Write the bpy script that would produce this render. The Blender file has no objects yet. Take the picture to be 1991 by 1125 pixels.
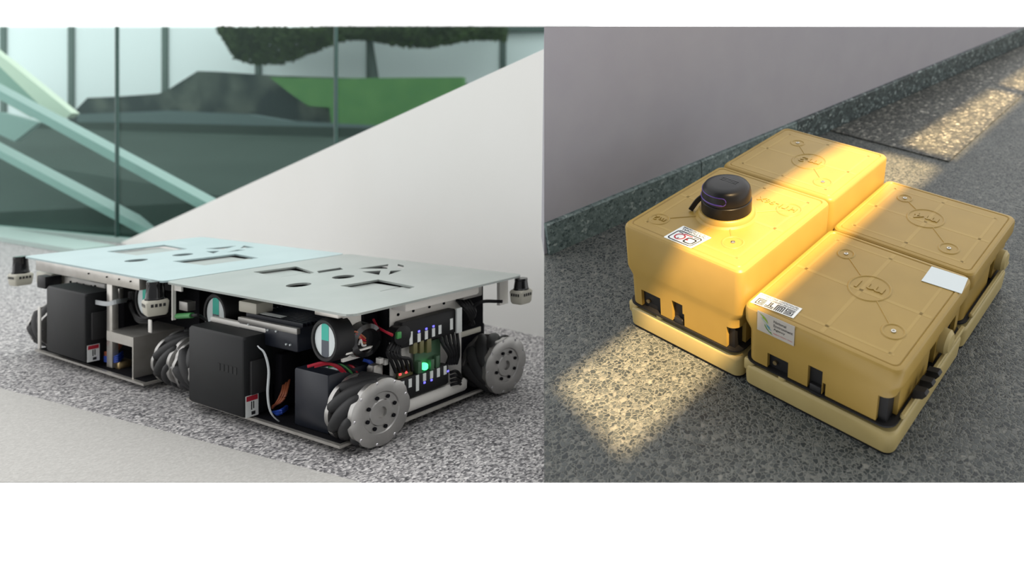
import bpy, math, random
import numpy as np
from mathutils import Matrix, Vector
from mathutils.geometry import tessellate_polygon
random.seed(7)
S = bpy.context.scene
COL = S.collection
PI = math.pi

# ------------------------------------------------------------------ camera, sky, sun, exposure
F, PX, PY, IW, IH = 1400.0, 1400.0, 270.0, 1991.0, 1125.0     # focal length and optical centre in photo pixels
CZ = 0.65807                                                  # camera height over the gallery floor
cd = bpy.data.cameras.new('camera'); cam = bpy.data.objects.new('camera', cd); COL.objects.link(cam)
cam.location = (0, 0, CZ); cam.rotation_euler = (PI / 2, 0, 0)
cd.sensor_fit = 'HORIZONTAL'; cd.sensor_width = 36.0; cd.lens = F / IW * 36.0
cd.shift_x = (IW / 2 - PX) / IW; cd.shift_y = (PY - IH / 2) / IW
cd.clip_start = 0.02
cd.dof.use_dof = True; cd.dof.focus_distance = 1.5; cd.dof.aperture_fstop = 2.6
S.camera = cam
world = bpy.data.worlds.new('world'); S.world = world; world.use_nodes = True
bg = world.node_tree.nodes['Background']; bg.inputs[0].default_value = (1, 1, 1, 1); bg.inputs[1].default_value = 1.55
S.view_settings.view_transform = 'Standard'; S.view_settings.look = 'None'
S.view_settings.exposure = 0.12; S.view_settings.gamma = 1.0; S.view_settings.use_curve_mapping = False

# frames: the gallery on the left stands level, the corridor on the right has its own sloping floor
RR = np.array([[0.80136, 0.59817, -0.00333], [0.24016, -0.32682, -0.91406], [-0.54785, 0.7317, -0.40556]])
RT = np.array([-0.20075572, 0.4027344, 1.56518527])
CC = np.array([[1, 0, 0], [0, 0, 1], [0, -1, 0]], float)
_m = CC @ RR; _t = CC @ RT + np.array([0, 0, CZ])
MR = Matrix([list(_m[0]) + [_t[0]], list(_m[1]) + [_t[1]], list(_m[2]) + [_t[2]], [0, 0, 0, 1]])
YAW = -0.49064; LT0 = np.array([-2.89366, 2.98692]) * 0.74
ML = Matrix.Translation((LT0[0], LT0[1], 0)) @ Matrix.Rotation(YAW, 4, 'Z')
SUN_LOCAL = Vector((0.5, -0.25, 1.0)).normalized()
SUN = (MR.to_3x3() @ SUN_LOCAL).normalized()
sl = bpy.data.lights.new('sun', 'SUN'); sun = bpy.data.objects.new('sun', sl); COL.objects.link(sun)
sl.energy = 17.0; sl.angle = 0.006; sl.color = (1.0, 0.70, 0.36)
sun.rotation_euler = SUN.to_track_quat('Z', 'Y').to_euler(); sun.location = (4, -12, 14)

# ------------------------------------------------------------------ pixel helpers
def ray(u, v): return np.array([(u - PX) / F, 1.0, -(v - PY) / F])
def at(u, v, Y): r = ray(u, v) * Y; return (r[0], Y, CZ + r[2])
def gnd(u, v, z=0.0):
    r = ray(u, v); s = (z - CZ) / r[2]; return (r[0] * s, s, z)
def on_plane(u, v, p, n):
    r = Vector(ray(u, v)); c = Vector((0, 0, CZ)); s = (Vector(p) - c).dot(Vector(n)) / r.dot(Vector(n)); return c + r * s
MRI = MR.inverted(); CR = MRI @ Vector((0, 0, CZ))
def rgnd(u, v, z=0.0):
    d = MRI.to_3x3() @ Vector(ray(u, v)); s = (z - CR.z) / d.z; return CR + d * s
def homog(src, dst):
    A = []; b = []
    for (x, y), (X, Y) in zip(src, dst):
        A.append([x, y, 1, 0, 0, 0, -x * X, -y * X]); b.append(X)
        A.append([0, 0, 0, x, y, 1, -x * Y, -y * Y]); b.append(Y)
    h = np.append(np.linalg.solve(np.array(A, float), np.array(b, float)), 1).reshape(3, 3)
    def f(u, v):
        q = h @ np.array([u, v, 1.0]); return q[0] / q[2], q[1] / q[2]
    return f

# ------------------------------------------------------------------ materials
def mat(name, col, rough=0.5, metal=0.0, spec=0.5, noise=None, bump=None, emit=None, col2=None, sss=0.0, coat=0.0):
    m = bpy.data.materials.new(name); m.use_nodes = True; nt = m.node_tree; b = nt.nodes['Principled BSDF']
    b.inputs['Base Color'].default_value = (*col, 1); b.inputs['Roughness'].default_value = rough
    b.inputs['Metallic'].default_value = metal; b.inputs['Specular IOR Level'].default_value = spec
    b.inputs['Coat Weight'].default_value = coat
    if sss:
        b.inputs['Subsurface Weight'].default_value = sss; b.inputs['Subsurface Radius'].default_value = (0.02, 0.012, 0.004)
    if emit: b.inputs['Emission Color'].default_value = (*emit[0], 1); b.inputs['Emission Strength'].default_value = emit[1]
    if noise or bump:
        tc = nt.nodes.new('ShaderNodeTexCoord')
        n = nt.nodes.new('ShaderNodeTexNoise'); n.inputs['Scale'].default_value = (noise or bump)[0]; n.inputs['Detail'].default_value = 4
        nt.links.new(tc.outputs['Object'], n.inputs['Vector'])
        if noise:
            r = nt.nodes.new('ShaderNodeValToRGB'); e = r.color_ramp.elements
            lo, hi = noise[1] if len(noise) > 1 else (0.35, 0.65)
            e[0].position, e[1].position = lo, hi; e[0].color = (*col, 1)
            e[1].color = (*(col2 or tuple(min(1, c * 1.12) for c in col)), 1)
            nt.links.new(n.outputs['Fac'], r.inputs[0]); nt.links.new(r.outputs[0], b.inputs['Base Color'])
        if bump:
            n2 = n
            if noise and noise[0] != bump[0]:
                n2 = nt.nodes.new('ShaderNodeTexNoise'); n2.inputs['Scale'].default_value = bump[0]; nt.links.new(tc.outputs['Object'], n2.inputs['Vector'])
            bp = nt.nodes.new('ShaderNodeBump'); bp.inputs['Strength'].default_value = bump[1]; bp.inputs['Distance'].default_value = bump[2]
            nt.links.new(n2.outputs['Fac'], bp.inputs['Height']); nt.links.new(bp.outputs[0], b.inputs['Normal'])
    return m

def pebble(name, scale, stops, cement, edge=0.09, rough=0.55, strength=0.6, dist=0.003):
    m = bpy.data.materials.new(name); m.use_nodes = True; nt = m.node_tree; b = nt.nodes['Principled BSDF']; L = nt.links.new
    tc = nt.nodes.new('ShaderNodeTexCoord')
    wn = nt.nodes.new('ShaderNodeTexNoise'); wn.inputs['Scale'].default_value = scale * 0.8; wn.inputs['Detail'].default_value = 1
    vm = nt.nodes.new('ShaderNodeMixRGB'); vm.blend_type = 'LINEAR_LIGHT'; vm.inputs[0].default_value = 0.006
    L(tc.outputs['Object'], wn.inputs['Vector']); L(tc.outputs['Object'], vm.inputs[1]); L(wn.outputs['Color'], vm.inputs[2])
    v = nt.nodes.new('ShaderNodeTexVoronoi'); v.inputs['Scale'].default_value = scale; v.inputs['Randomness'].default_value = 1.0
    v2 = nt.nodes.new('ShaderNodeTexVoronoi'); v2.feature = 'DISTANCE_TO_EDGE'; v2.inputs['Scale'].default_value = scale
    L(vm.outputs[0], v.inputs['Vector']); L(vm.outputs[0], v2.inputs['Vector'])
    r = nt.nodes.new('ShaderNodeValToRGB'); e = r.color_ramp.elements
    while len(e) < len(stops): e.new(0.5)
    for el, (p, c) in zip(e, stops): el.position = p; el.color = (*c, 1)
    L(v.outputs['Color'], r.inputs[0])
    er = nt.nodes.new('ShaderNodeValToRGB'); er.color_ramp.elements[0].position = edge * 0.4; er.color_ramp.elements[1].position = edge * 1.6
    L(v2.outputs['Distance'], er.inputs[0])
    mx = nt.nodes.new('ShaderNodeMixRGB'); mx.inputs[1].default_value = (*cement, 1); L(er.outputs[0], mx.inputs[0]); L(r.outputs[0], mx.inputs[2])
    big = nt.nodes.new('ShaderNodeTexNoise'); big.inputs['Scale'].default_value = 3.0; L(tc.outputs['Object'], big.inputs['Vector'])
    bh = nt.nodes.new('ShaderNodeMapRange'); bh.inputs[1].default_value = .3; bh.inputs[2].default_value = .7; bh.inputs[3].default_value = .85; bh.inputs[4].default_value = 1.12
    L(big.outputs['Fac'], bh.inputs[0])
    mu = nt.nodes.new('ShaderNodeMixRGB'); mu.blend_type = 'MULTIPLY'; mu.inputs[0].default_value = 1
    L(mx.outputs[0], mu.inputs[1]); L(bh.outputs[0], mu.inputs[2]); L(mu.outputs[0], b.inputs['Base Color'])
    b.inputs['Roughness'].default_value = rough
    bp = nt.nodes.new('ShaderNodeBump'); bp.inputs['Strength'].default_value = strength; bp.inputs['Distance'].default_value = dist
    L(er.outputs[0], bp.inputs['Height']); L(bp.outputs[0], b.inputs['Normal'])
    return m

def speckle(name, stops, scale, rough=0.7):
    m = bpy.data.materials.new(name); m.use_nodes = True; nt = m.node_tree; b = nt.nodes['Principled BSDF']; L = nt.links.new
    tc = nt.nodes.new('ShaderNodeTexCoord'); v = nt.nodes.new('ShaderNodeTexVoronoi'); v.inputs['Scale'].default_value = scale
    n = nt.nodes.new('ShaderNodeTexNoise'); n.inputs['Scale'].default_value = scale * .45; n.inputs['Detail'].default_value = 3
    mx = nt.nodes.new('ShaderNodeMixRGB'); mx.inputs[0].default_value = .45
    r = nt.nodes.new('ShaderNodeValToRGB'); e = r.color_ramp.elements
    while len(e) < len(stops): e.new(.5)
    for el, (p, c) in zip(e, stops): el.position = p; el.color = (*c, 1)
    L(tc.outputs['Object'], v.inputs['Vector']); L(tc.outputs['Object'], n.inputs['Vector']); L(v.outputs['Color'], mx.inputs[1]); L(n.outputs['Fac'], mx.inputs[2])
    L(mx.outputs[0], r.inputs[0]); L(r.outputs[0], b.inputs['Base Color']); b.inputs['Roughness'].default_value = rough
    return m

def glass_mat():
    m = bpy.data.materials.new('green_glass'); m.use_nodes = True; nt = m.node_tree; nt.nodes.clear()
    o = nt.nodes.new('ShaderNodeOutputMaterial'); t = nt.nodes.new('ShaderNodeBsdfTransparent'); t.inputs[0].default_value = (.85, .945, .925, 1)
    g = nt.nodes.new('ShaderNodeBsdfGlossy'); g.inputs['Roughness'].default_value = .02; g.inputs[0].default_value = (.75, .95, .9, 1)
    lw = nt.nodes.new('ShaderNodeLayerWeight'); pw = nt.nodes.new('ShaderNodeMath'); pw.operation = 'POWER'; pw.inputs[1].default_value = 4.0
    fr = nt.nodes.new('ShaderNodeMath'); fr.operation = 'MULTIPLY_ADD'; fr.inputs[1].default_value = .15; fr.inputs[2].default_value = .006; mx = nt.nodes.new('ShaderNodeMixShader')
    L = nt.links.new; L(lw.outputs['Facing'], pw.inputs[0]); L(pw.outputs[0], fr.inputs[0]); L(fr.outputs[0], mx.inputs[0]); L(t.outputs[0], mx.inputs[1]); L(g.outputs[0], mx.inputs[2]); L(mx.outputs[0], o.inputs[0])
    return m

M = {}
M['terrazzo'] = speckle('grey_speckled_terrazzo', [(.24, (.03, .03, .035)), (.42, (.20, .195, .20)), (.58, (.48, .465, .46)), (.76, (.80, .78, .76))], 210)
M['path'] = speckle('pale_smooth_paving', [(.2, (.44, .43, .405)), (.5, (.50, .49, .46)), (.8, (.57, .56, .53))], 260)
M['white_wall'] = mat('off_white_plaster', (.93, .93, .885), .85, noise=(2.5, (.3, .7)), col2=(.95, .95, .91))
M['sun_mask_grey'] = mat('mask_grey', (.26, .26, .265), .9, noise=(4, (.3, .7)))
M['grey_wall'] = mat('mauve_grey_paint', (.355, .345, .378), .8, noise=(9, (.3, .7)), col2=(.375, .367, .395), bump=(420, .15, .001))
M['pebble'] = pebble('exposed_aggregate', 120, [(0.1, (.014, .019, .022)), (.45, (.036, .044, .045)), (.75, (.075, .084, .082)), (.95, (.19, .19, .17))], (.135, .142, .130))
M['pebble_coarse'] = pebble('coarse_aggregate', 95, [(0.15, (.02, .024, .024)), (.5, (.05, .055, .05)), (.75, (.17, .175, .15)), (.97, (.48, .46, .40))], (.085, .085, .075))
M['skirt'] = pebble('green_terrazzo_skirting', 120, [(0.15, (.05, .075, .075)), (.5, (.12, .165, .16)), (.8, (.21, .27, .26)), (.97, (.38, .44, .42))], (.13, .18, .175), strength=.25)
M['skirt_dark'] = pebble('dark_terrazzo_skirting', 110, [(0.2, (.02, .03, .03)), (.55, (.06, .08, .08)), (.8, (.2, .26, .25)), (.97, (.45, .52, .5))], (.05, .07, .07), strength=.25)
M['yellow'] = mat('yellow_moulded_plastic', (.300, .196, .042), .42, spec=.4, noise=(14, (.3, .75)), col2=(.335, .22, .049))
M['yellow_rib'] = mat('yellow_plastic_over_ribs', (.335, .225, .055), .42, spec=.4, noise=(14, (.3, .75)), col2=(.365, .245, .06))
M['cream'] = mat('cream_moulded_plastic', (.38, .30, .12), .45, spec=.45, noise=(18, (.3, .7)), col2=(.42, .335, .14))
M['black'] = mat('matt_black_plastic', (.010, .010, .011), .5, spec=.3)
M['puck'] = mat('satin_black_housing', (.006, .006, .007), .36, spec=.25)
M['black_gloss'] = mat('glossy_black', (.008, .008, .009), .18)
M['ink'] = mat('black_ink', (.012, .012, .014), .6)
M['red_ink'] = mat('dark_red_ink', (.42, .012, .03), .55)
M['green_ink'] = mat('leaf_green_ink', (.16, .28, .01), .5)
M['dkgreen_ink'] = mat('dark_green_ink', (.05, .16, .01), .5)
M['teal_ink'] = mat('teal_ink', (.05, .19, .22), .5)
M['grey_ink'] = mat('sage_grey_ink', (.25, .33, .28), .5)
M['label'] = mat('white_label', (.76, .79, .77), .45)
M['label_grey'] = mat('grey_film_label', (.37, .35, .31), .35)
M['label_blue'] = mat('blank_pale_label', (.56, .62, .63), .4)
M['purple'] = mat('violet_trim', (.065, .03, .23), .35)
M['screw'] = mat('steel_screw', (.45, .44, .40), .3, 1)
M['brass'] = mat('brass_screw', (.5, .38, .2), .35, 1)
M['plate_a'] = mat('sheet_cyan_cast', (.40, .52, .53), .38, .3, noise=(7, (.3, .7)), col2=(.44, .56, .57))  # cyan cast of reflected light is put into the base colour
M['plate_b'] = mat('grey_green_sheet', (.31, .345, .325), .36, .35, noise=(9, (.3, .7)), col2=(.36, .39, .37))
M['alu'] = mat('brushed_aluminium', (.48, .46, .42), .36, .75, noise=(25, (.3, .7)), col2=(.58, .56, .52))
M['alu_dark'] = mat('grey_aluminium', (.36, .35, .33), .42, .7)
M['white_plastic'] = mat('white_powder_coat', (.80, .78, .73), .5)
M['battery'] = mat('charcoal_battery_case', (.010, .011, .012), .55, spec=.25, bump=(60, .08, .001))
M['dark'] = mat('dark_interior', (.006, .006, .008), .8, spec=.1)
M['navy'] = mat('navy_black_enclosure', (.012, .015, .024), .4, spec=.35)
M['rubber'] = mat('black_rubber', (.020, .020, .021), .55, spec=.35)
M['steel'] = mat('machined_steel', (.36, .355, .34), .36, .85, noise=(30, (.35, .65)), col2=(.41, .40, .385))
M['chrome'] = mat('bright_steel', (.75, .74, .76), .22, .9)
M['beige'] = mat('beige_casing', (.58, .56, .47), .5)
M['cyan'] = mat('turquoise_foil', (.02, .50, .38), .4)
M['disc_white'] = mat('white_disc', (.70, .76, .76), .4)
M['slate'] = mat('slate_foil', (.06, .075, .10), .35)
M['ribbon'] = mat('grey_ribbon_cable', (.50, .53, .54), .5)
M['orange_wire'] = mat('copper_orange_wire', (.34, .10, .045), .4)
M['blue_wire'] = mat('blue_wire', (.02, .07, .42), .4)
M['red_wire'] = mat('red_wire', (.42, .01, .03), .4)
M['white_wire'] = mat('white_wire', (.65, .65, .63), .45)
M['green_plug'] = mat('green_plug', (.05, .27, .07), .4)
M['pcb'] = mat('olive_circuit_board', (.16, .15, .06), .5)
M['pcb_green'] = mat('green_circuit_board', (.06, .13, .07), .5)
M['led_green'] = mat('green_led', (.05, .8, .2), .4, emit=((.08, 1, .3), 2.2))
M['led_blue'] = mat('blue_led', (.08, .08, .8), .4, emit=((.16, .14, 1), 1.6))
M['led_red'] = mat('red_led', (.8, .05, .05), .4, emit=((1, .08, .08), 1.2))
M['glass'] = glass_mat()
M['glass_edge'] = mat('pale_green_glass_edge', (.42, .55, .51), .4)
M['joint'] = mat('dark_green_joint', (.03, .075, .065), .4)
M['asphalt'] = mat('dark_yard_paving', (.030, .043, .037), .9, spec=.05, noise=(1.2, (.3, .7)), col2=(.042, .057, .050))
M['facade'] = mat('white_facade_panel', (.90, .92, .94), .6)
M['post'] = mat('dark_green_post', (.07, .10, .09), .6)
M['lawn'] = mat('lawn_green', (.07, .19, .055), .9, noise=(6, (.3, .7)), col2=(.10, .23, .07))
M['bank'] = mat('dark_bank', (.030, .038, .042), .9, spec=.05, noise=(2.2, (.45, .65)), col2=(.11, .12, .105))
M['kerb'] = mat('grey_kerb', (.12, .155, .16), .9, spec=.1)
M['leaf'] = mat('dark_leaf', (.020, .028, .014), .9, spec=.1, noise=(3, (.35, .65)), col2=(.05, .075, .028))
M['ramp'] = mat('pale_ramp_edge', (.28, .37, .35), .5)
M['ramp_side'] = mat('sage_ramp_side', (.28, .42, .35), .6)
M['bone'] = mat('pale_yellow_coping', (.72, .76, .62), .6)

# ------------------------------------------------------------------ mesh builder
class MB:
    def __init__(s): s.v = []; s.f = []
    def add(s, vs, fs):
        o = len(s.v); s.v += [tuple(p) for p in vs]; s.f += [tuple(i + o for i in f) for f in fs]; return s
    def hexa(s, p): return s.add(p, [(3, 2, 1, 0), (4, 5, 6, 7), (0, 1, 5, 4), (1, 2, 6, 5), (2, 3, 7, 6), (3, 0, 4, 7)])
    def box(s, x0, x1, y0, y1, z0, z1, b=0.0):
        x0, x1 = sorted((x0, x1)); y0, y1 = sorted((y0, y1)); z0, z1 = sorted((z0, z1))
        b = min(b, .45 * min(x1 - x0, y1 - y0, z1 - z0))
        if b <= 0: return s.hexa([(x0, y0, z0), (x1, y0, z0), (x1, y1, z0), (x0, y1, z0), (x0, y0, z1), (x1, y0, z1), (x1, y1, z1), (x0, y1, z1)])
        def ring(z, i): return rrect(x0 + i, x1 - i, y0 + i, y1 - i, b, 2), z
        return s.loft([ring(z0, b * .6), ring(z0 + b, 0), ring(z1 - b, 0), ring(z1, b * .6)])
    def loft(s, rings, cap0=True, cap1=True):
        n = len(rings[0][0]); vs = []
        for pts, z in rings: vs += [(p[0], p[1], z) for p in pts]
        fs = []
        for k in range(len(rings) - 1):
            for i in range(n):
                j = (i + 1) % n; fs.append((k * n + i, k * n + j, (k + 1) * n + j, (k + 1) * n + i))
        if cap0: fs.append(tuple(reversed(range(n))))
        if cap1: fs.append(tuple(range((len(rings) - 1) * n, len(rings) * n)))
        return s.add(vs, fs)
    def lathe(s, prof, c=(0, 0, 0), axis='Z', n=32, caps=True):
        vs = []; fs = []; k = len(prof)
        for i in range(n):
            a = 2 * PI * i / n
            for r, h in prof:
                p = (r * math.cos(a), r * math.sin(a), h)
                if axis == 'X': p = (p[2], p[0], p[1])
                elif axis == 'Y': p = (p[1], p[2], p[0])
                vs.append((p[0] + c[0], p[1] + c[1], p[2] + c[2]))
        for i in range(n):
            j = (i + 1) % n
            for q in range(k - 1): fs.append((i * k + q, j * k + q, j * k + q + 1, i * k + q + 1))
        if caps and prof[0][0] > 1e-6: fs.append(tuple(reversed([i * k for i in range(n)])))
        if caps and prof[-1][0] > 1e-6: fs.append(tuple(i * k + k - 1 for i in range(n)))
        return s.add(vs, fs)
    def tube(s, pts, r, n=8, smooth=True, flat=None):
        P = [Vector(p) for p in pts]
        if smooth and len(P) > 2:
            Q = [P[0] * 2 - P[1]] + P + [P[-1] * 2 - P[-2]]; R = []
            for i in range(1, len(Q) - 2):
                for k in range(6):
                    t = k / 6; a, b, c, d = Q[i - 1:i + 3]
                    R.append(.5 * ((2 * b) + (c - a) * t + (2 * a - 5 * b + 4 * c - d) * t * t + (3 * b - a - 3 * c + d) * t ** 3))
            P = R + [P[-1]]
        vs = []; fs = []; up = Vector((0.13, 0.21, 1)).normalized()
        for i, p in enumerate(P):
            t = (P[min(i + 1, len(P) - 1)] - P[max(i - 1, 0)]).normalized()
            if flat is not None:
                w = Vector(flat[0]).normalized(); w = (w - t * w.dot(t)).normalized(); q = t.cross(w)
                for sx, sy in ((-1, -1), (1, -1), (1, 1), (-1, 1)): vs.append(p + w * sx * flat[1] / 2 + q * sy * r)
                m = 4
            else:
                a = t.cross(up); a = a.normalized() if a.length > 1e-4 else Vector((1, 0, 0)); b = t.cross(a); m = n
                for k in range(n): vs.append(p + (a * math.cos(2 * PI * k / n) + b * math.sin(2 * PI * k / n)) * r)
        for i in range(len(P) - 1):
            for k in range(m): j = (k + 1) % m; fs.append((i * m + k, i * m + j, (i + 1) * m + j, (i + 1) * m + k))
        fs.append(tuple(reversed(range(m)))); fs.append(tuple(range((len(P) - 1) * m, len(P) * m)))
        return s.add(vs, fs)
    def holed(s, outer, holes, fn, d0, d1):
        """polygon with holes extruded from d0 to d1; fn(a, b, d) gives the 3D point"""
        loops = [list(outer)] + [list(h) for h in holes]
        flat = [p for l in loops for p in l]; n = len(flat)
        tris = tessellate_polygon([[Vector((p[0], p[1], 0)) for p in l] for l in loops])
        s_v = [fn(p[0], p[1], d0) for p in flat] + [fn(p[0], p[1], d1) for p in flat]
        fs = []
        for t in tris: fs.append(tuple(t)); fs.append(tuple(i + n for i in reversed(t)))
        o = 0
        for l in loops:
            m = len(l)
            for i in range(m): j = (i + 1) % m; fs.append((o + i, o + j, n + o + j, n + o + i))
            o += m
        return s.add(s_v, fs)
    def mesh(s, name, off=(0, 0, 0), smooth=True, fix=True):
        me = bpy.data.meshes.new(name)
        me.from_pydata([(p[0] - off[0], p[1] - off[1], p[2] - off[2]) for p in s.v], [], s.f)
        if fix:
            import bmesh
            bm = bmesh.new(); bm.from_mesh(me); bmesh.ops.recalc_face_normals(bm, faces=bm.faces); bm.to_mesh(me); bm.free()
        if smooth:
            me.shade_smooth(); me.set_sharp_from_angle(angle=math.radians(38))
        me.update(); return me

def rrect(x0, x1, y0, y1, r, n=5):
    P = []
    r = min(r, .49 * (x1 - x0), .49 * (y1 - y0))
    for cx, cy, a0 in ((x1 - r, y0 + r, -PI / 2), (x1 - r, y1 - r, 0), (x0 + r, y1 - r, PI / 2), (x0 + r, y0 + r, PI)):
        for k in range(n + 1): a = a0 + PI / 2 * k / n; P.append((cx + r * math.cos(a), cy + r * math.sin(a)))
    return P

OFF = {}
def link(name, me, m, parent=None, M4=None):
    o = bpy.data.objects.new(name, me); COL.objects.link(o)
    if m is not None: me.materials.clear(); me.materials.append(M[m])
    if parent is not None: o.parent = parent; OFF[o.name] = OFF.get(parent.name, (0, 0, 0))
    if M4 is not None: o.matrix_local = M4
    return o
def part(name, mb, m, parent, label=None, smooth=True):
    o = link(name, mb.mesh(name, OFF.get(parent.name, (0, 0, 0)), smooth), m, parent)
    if label: o['label'] = label
    return o
def root(name, frame, off, label, cat, group=None):
    o = bpy.data.objects.new(name, None); COL.objects.link(o); o.empty_display_size = .1
    o.matrix_world = frame @ Matrix.Translation(off); OFF[o.name] = tuple(off)
    o['label'] = label; o['category'] = cat
    if group: o['group'] = group
    return o
def struct(name, mb, m, label, cat, frame=None, smooth=False):
    o = link(name, mb.mesh(name, smooth=smooth), m)
    if frame is not None: o.matrix_world = frame
    o['kind'] = 'structure'; o['label'] = label; o['category'] = cat
    return o
def single(name, mb, m, label, cat, group=None, frame=None):
    o = link(name, mb.mesh(name), m)
    if frame is not None: o.matrix_world = frame
    o['label'] = label; o['category'] = cat
    if group: o['group'] = group
    return o
def text_geo(txt, extrude=0.0, bold=False):
    cu = bpy.data.curves.new('t', 'FONT'); cu.body = txt; cu.extrude = extrude; cu.resolution_u = 2
    cu.fill_mode = 'BOTH'
    if bold: cu.offset = 0.012
    ob = bpy.data.objects.new('t', cu); COL.objects.link(ob)
    bpy.context.view_layer.update()
    me = bpy.data.meshes.new_from_object(ob.evaluated_get(bpy.context.evaluated_depsgraph_get()))
    vs = [tuple(v.co) for v in me.vertices]; fs = [tuple(p.vertices) for p in me.polygons]
    bpy.data.objects.remove(ob); bpy.data.curves.remove(cu); bpy.data.meshes.remove(me)
    x0 = min(v[0] for v in vs); x1 = max(v[0] for v in vs); y0 = min(v[1] for v in vs); y1 = max(v[1] for v in vs)
    return [((v[0] - x0) / (x1 - x0), (v[1] - y0) / (y1 - y0), v[2]) for v in vs], fs
def text_on(mb, txt, q, u0, u1, v0, v1, h, thick=0.0, bold=False):
    """q(u, v, n): face map. Letters run from u0 to u1, feet at v0, heads at v1"""
    vs, fs = text_geo(txt, 1.0 if thick else 0.0, bold)
    return mb.add([q(u0 + (u1 - u0) * a, v0 + (v1 - v0) * b, h + (c + 1) / 2 * thick if thick else h) for a, b, c in vs], fs)
def strokes(mb, lines, q, u0, u1, v0, v1, w, h):
    """poly-lines in a unit cell drawn as flat bands of width w (in face units along u, v)"""
    for L in lines:
        for (a, b), (c, d) in zip(L, L[1:]):
            a2, b2, c2, d2 = u0 + (u1 - u0) * a, v0 + (v1 - v0) * b, u0 + (u1 - u0) * c, v0 + (v1 - v0) * d
            dx, dy = c2 - a2, d2 - b2; l = math.hypot(dx, dy * 1.0) or 1; ex, ey = dx / l, dy / l
            wu, wv = w[0] / 2, w[1] / 2
            a2 -= ex * wu; c2 += ex * wu; b2 -= ey * wv; d2 += ey * wv
            nx, ny = -ey * wu, ex * wv
            mb.add([q(a2 + nx, b2 + ny, h), q(c2 + nx, d2 + ny, h), q(c2 - nx, d2 - ny, h), q(a2 - nx, b2 - ny, h)], [(3, 2, 1, 0)])
    return mb
def quadmap(p00, p10, p11, p01):
    p00, p10, p11, p01 = map(Vector, (p00, p10, p11, p01)); n = (p10 - p00).cross(p01 - p00).normalized()
    def q(u, v, h=0.0):
        return p00 * (1 - u) * (1 - v) + p10 * u * (1 - v) + p11 * u * v + p01 * (1 - u) * v + n * h
    return q
def slab(mb, q, u0, u1, v0, v1, h0, h1, r=0.0):
    P = rrect(u0, u1, v0, v1, r, 4) if r else [(u0, v0), (u1, v0), (u1, v1), (u0, v1)]
    n = len(P)
    return mb.add([q(a, b, h0) for a, b in P] + [q(a, b, h1) for a, b in P],
                  [tuple(reversed(range(n))), tuple(range(n, 2 * n))] + [(i, (i + 1) % n, n + (i + 1) % n, n + i) for i in range(n)])

# ================================================================== THE SETTING
# ---- gallery floor (level)
G0 = Vector(gnd(-20, 446)); G1 = Vector(gnd(235, 471)); gd = (G1 - G0).normalized()
def gline(x, d=0.0): return G0.y + (x - G0.x) / gd.x * gd.y + d
y0 = gnd(500, 938)[1]
struct('floor_left', MB().add([(-7, y0, 0), (1.6, y0, 0), (1.6, gline(1.6, .05), 0), (-7, gline(-7, .05), 0)], [(0, 1, 2, 3)]), 'terrazzo',
       'grey speckled terrazzo floor under the two wheeled robots', 'floor')
a = gnd(-400, 755 - 400 * (938 - 755) / 700); b = gnd(700, 938)
struct('floor_path', MB().add(
    [(a[0], y0, 0.0), (b[0], y0, 0.0), (a[0], a[1], 0.0), (a[0], y0, .0015), (b[0], y0, .0015), (a[0], a[1], .0015)],
    [(2, 1, 0), (3, 4, 5), (0, 1, 4, 3), (1, 2, 5, 4), (2, 0, 3, 5)]), 'path', 'pale smooth paving strip beside the speckled floor', 'floor')
# ---- sloped white wall behind the robots
W0 = Vector(gnd(238, 474)); W1 = Vector(gnd(1058, 656)); wn = Vector(((W1 - W0).y, -(W1 - W0).x, 0)).normalized()
pl = [on_plane(u, v, W0, wn) for u, v in ((236, 471), (700, 258.5), (1058, 95), (1154, 51.5), (1260, 51.5))]
e = pl[-1].copy(); e.z = 0; s0 = W0.copy(); s0.z = 0
poly = [s0] + pl + [e]; back = -wn * .09 if wn.y < 0 else wn * .09
n = len(poly)
struct('wall_left', MB().add(poly + [p + back for p in poly], [tuple(range(n)), tuple(reversed(range(n, 2 * n)))] +
       [(i, n + i, n + (i + 1) % n, (i + 1) % n) for i in range(n)]), 'white_wall', 'off-white plaster wall with a slanting top edge behind the robots', 'wall')
# ---- green glass screen
gn = Vector((gd.y, -gd.x, 0)).normalized()
gback = gn * .012 if gn.y > 0 else -gn * .012
def gp(u, v): return on_plane(u, v, G0, gn)
joints = [-230, 225.5, 651, 1120]
for i in range(3):
    ua, ub = joints[i], joints[i + 1]
    t0, t1 = gp(ua, 51.5), gp(ub, 51.5); b0, b1 = t0.copy(), t1.copy(); b0.z = b1.z = .028
    g = (t1 - t0); g.z = 0; g = g.normalized() * .004
    P = [b0 + g, b1 - g, t1 - g, t0 + g]
    struct('window_%d' % (i + 1), MB().add(P + [p + gback for p in P], [(0, 1, 2, 3), (7, 6, 5, 4), (0, 4, 5, 1), (1, 5, 6, 2), (2, 6, 7, 3), (3, 7, 4, 0)]),
           'glass', ['pane of green glass that ends at the left of the low white wall', 'pane of green glass between two dark joints', 'pane of green glass mostly hidden by the white wall'][i], 'window')
    if i:
        j0 = gp(ua, 51.5); jb = j0.copy(); jb.z = .028
        mb = MB(); c = g.normalized() * .005
        mb.hexa([jb - c - gback * .3, jb + c - gback * .3, jb + c + gback * 1.3, jb - c + gback * 1.3, j0 - c - gback * .3, j0 + c - gback * .3, j0 + c + gback * 1.3, j0 - c + gback * 1.3])
        struct('trim_%d' % (i + 1), mb, 'joint', ['', 'dark green vertical joint of the glass rising over the white wall\'s low end', 'dark green vertical joint of the glass over the middle of the white wall'][i], 'trim')
mb = MB(); c0, c1 = gp(-230, 440), gp(1120, 440); c0.z = c1.z = 0
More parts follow.
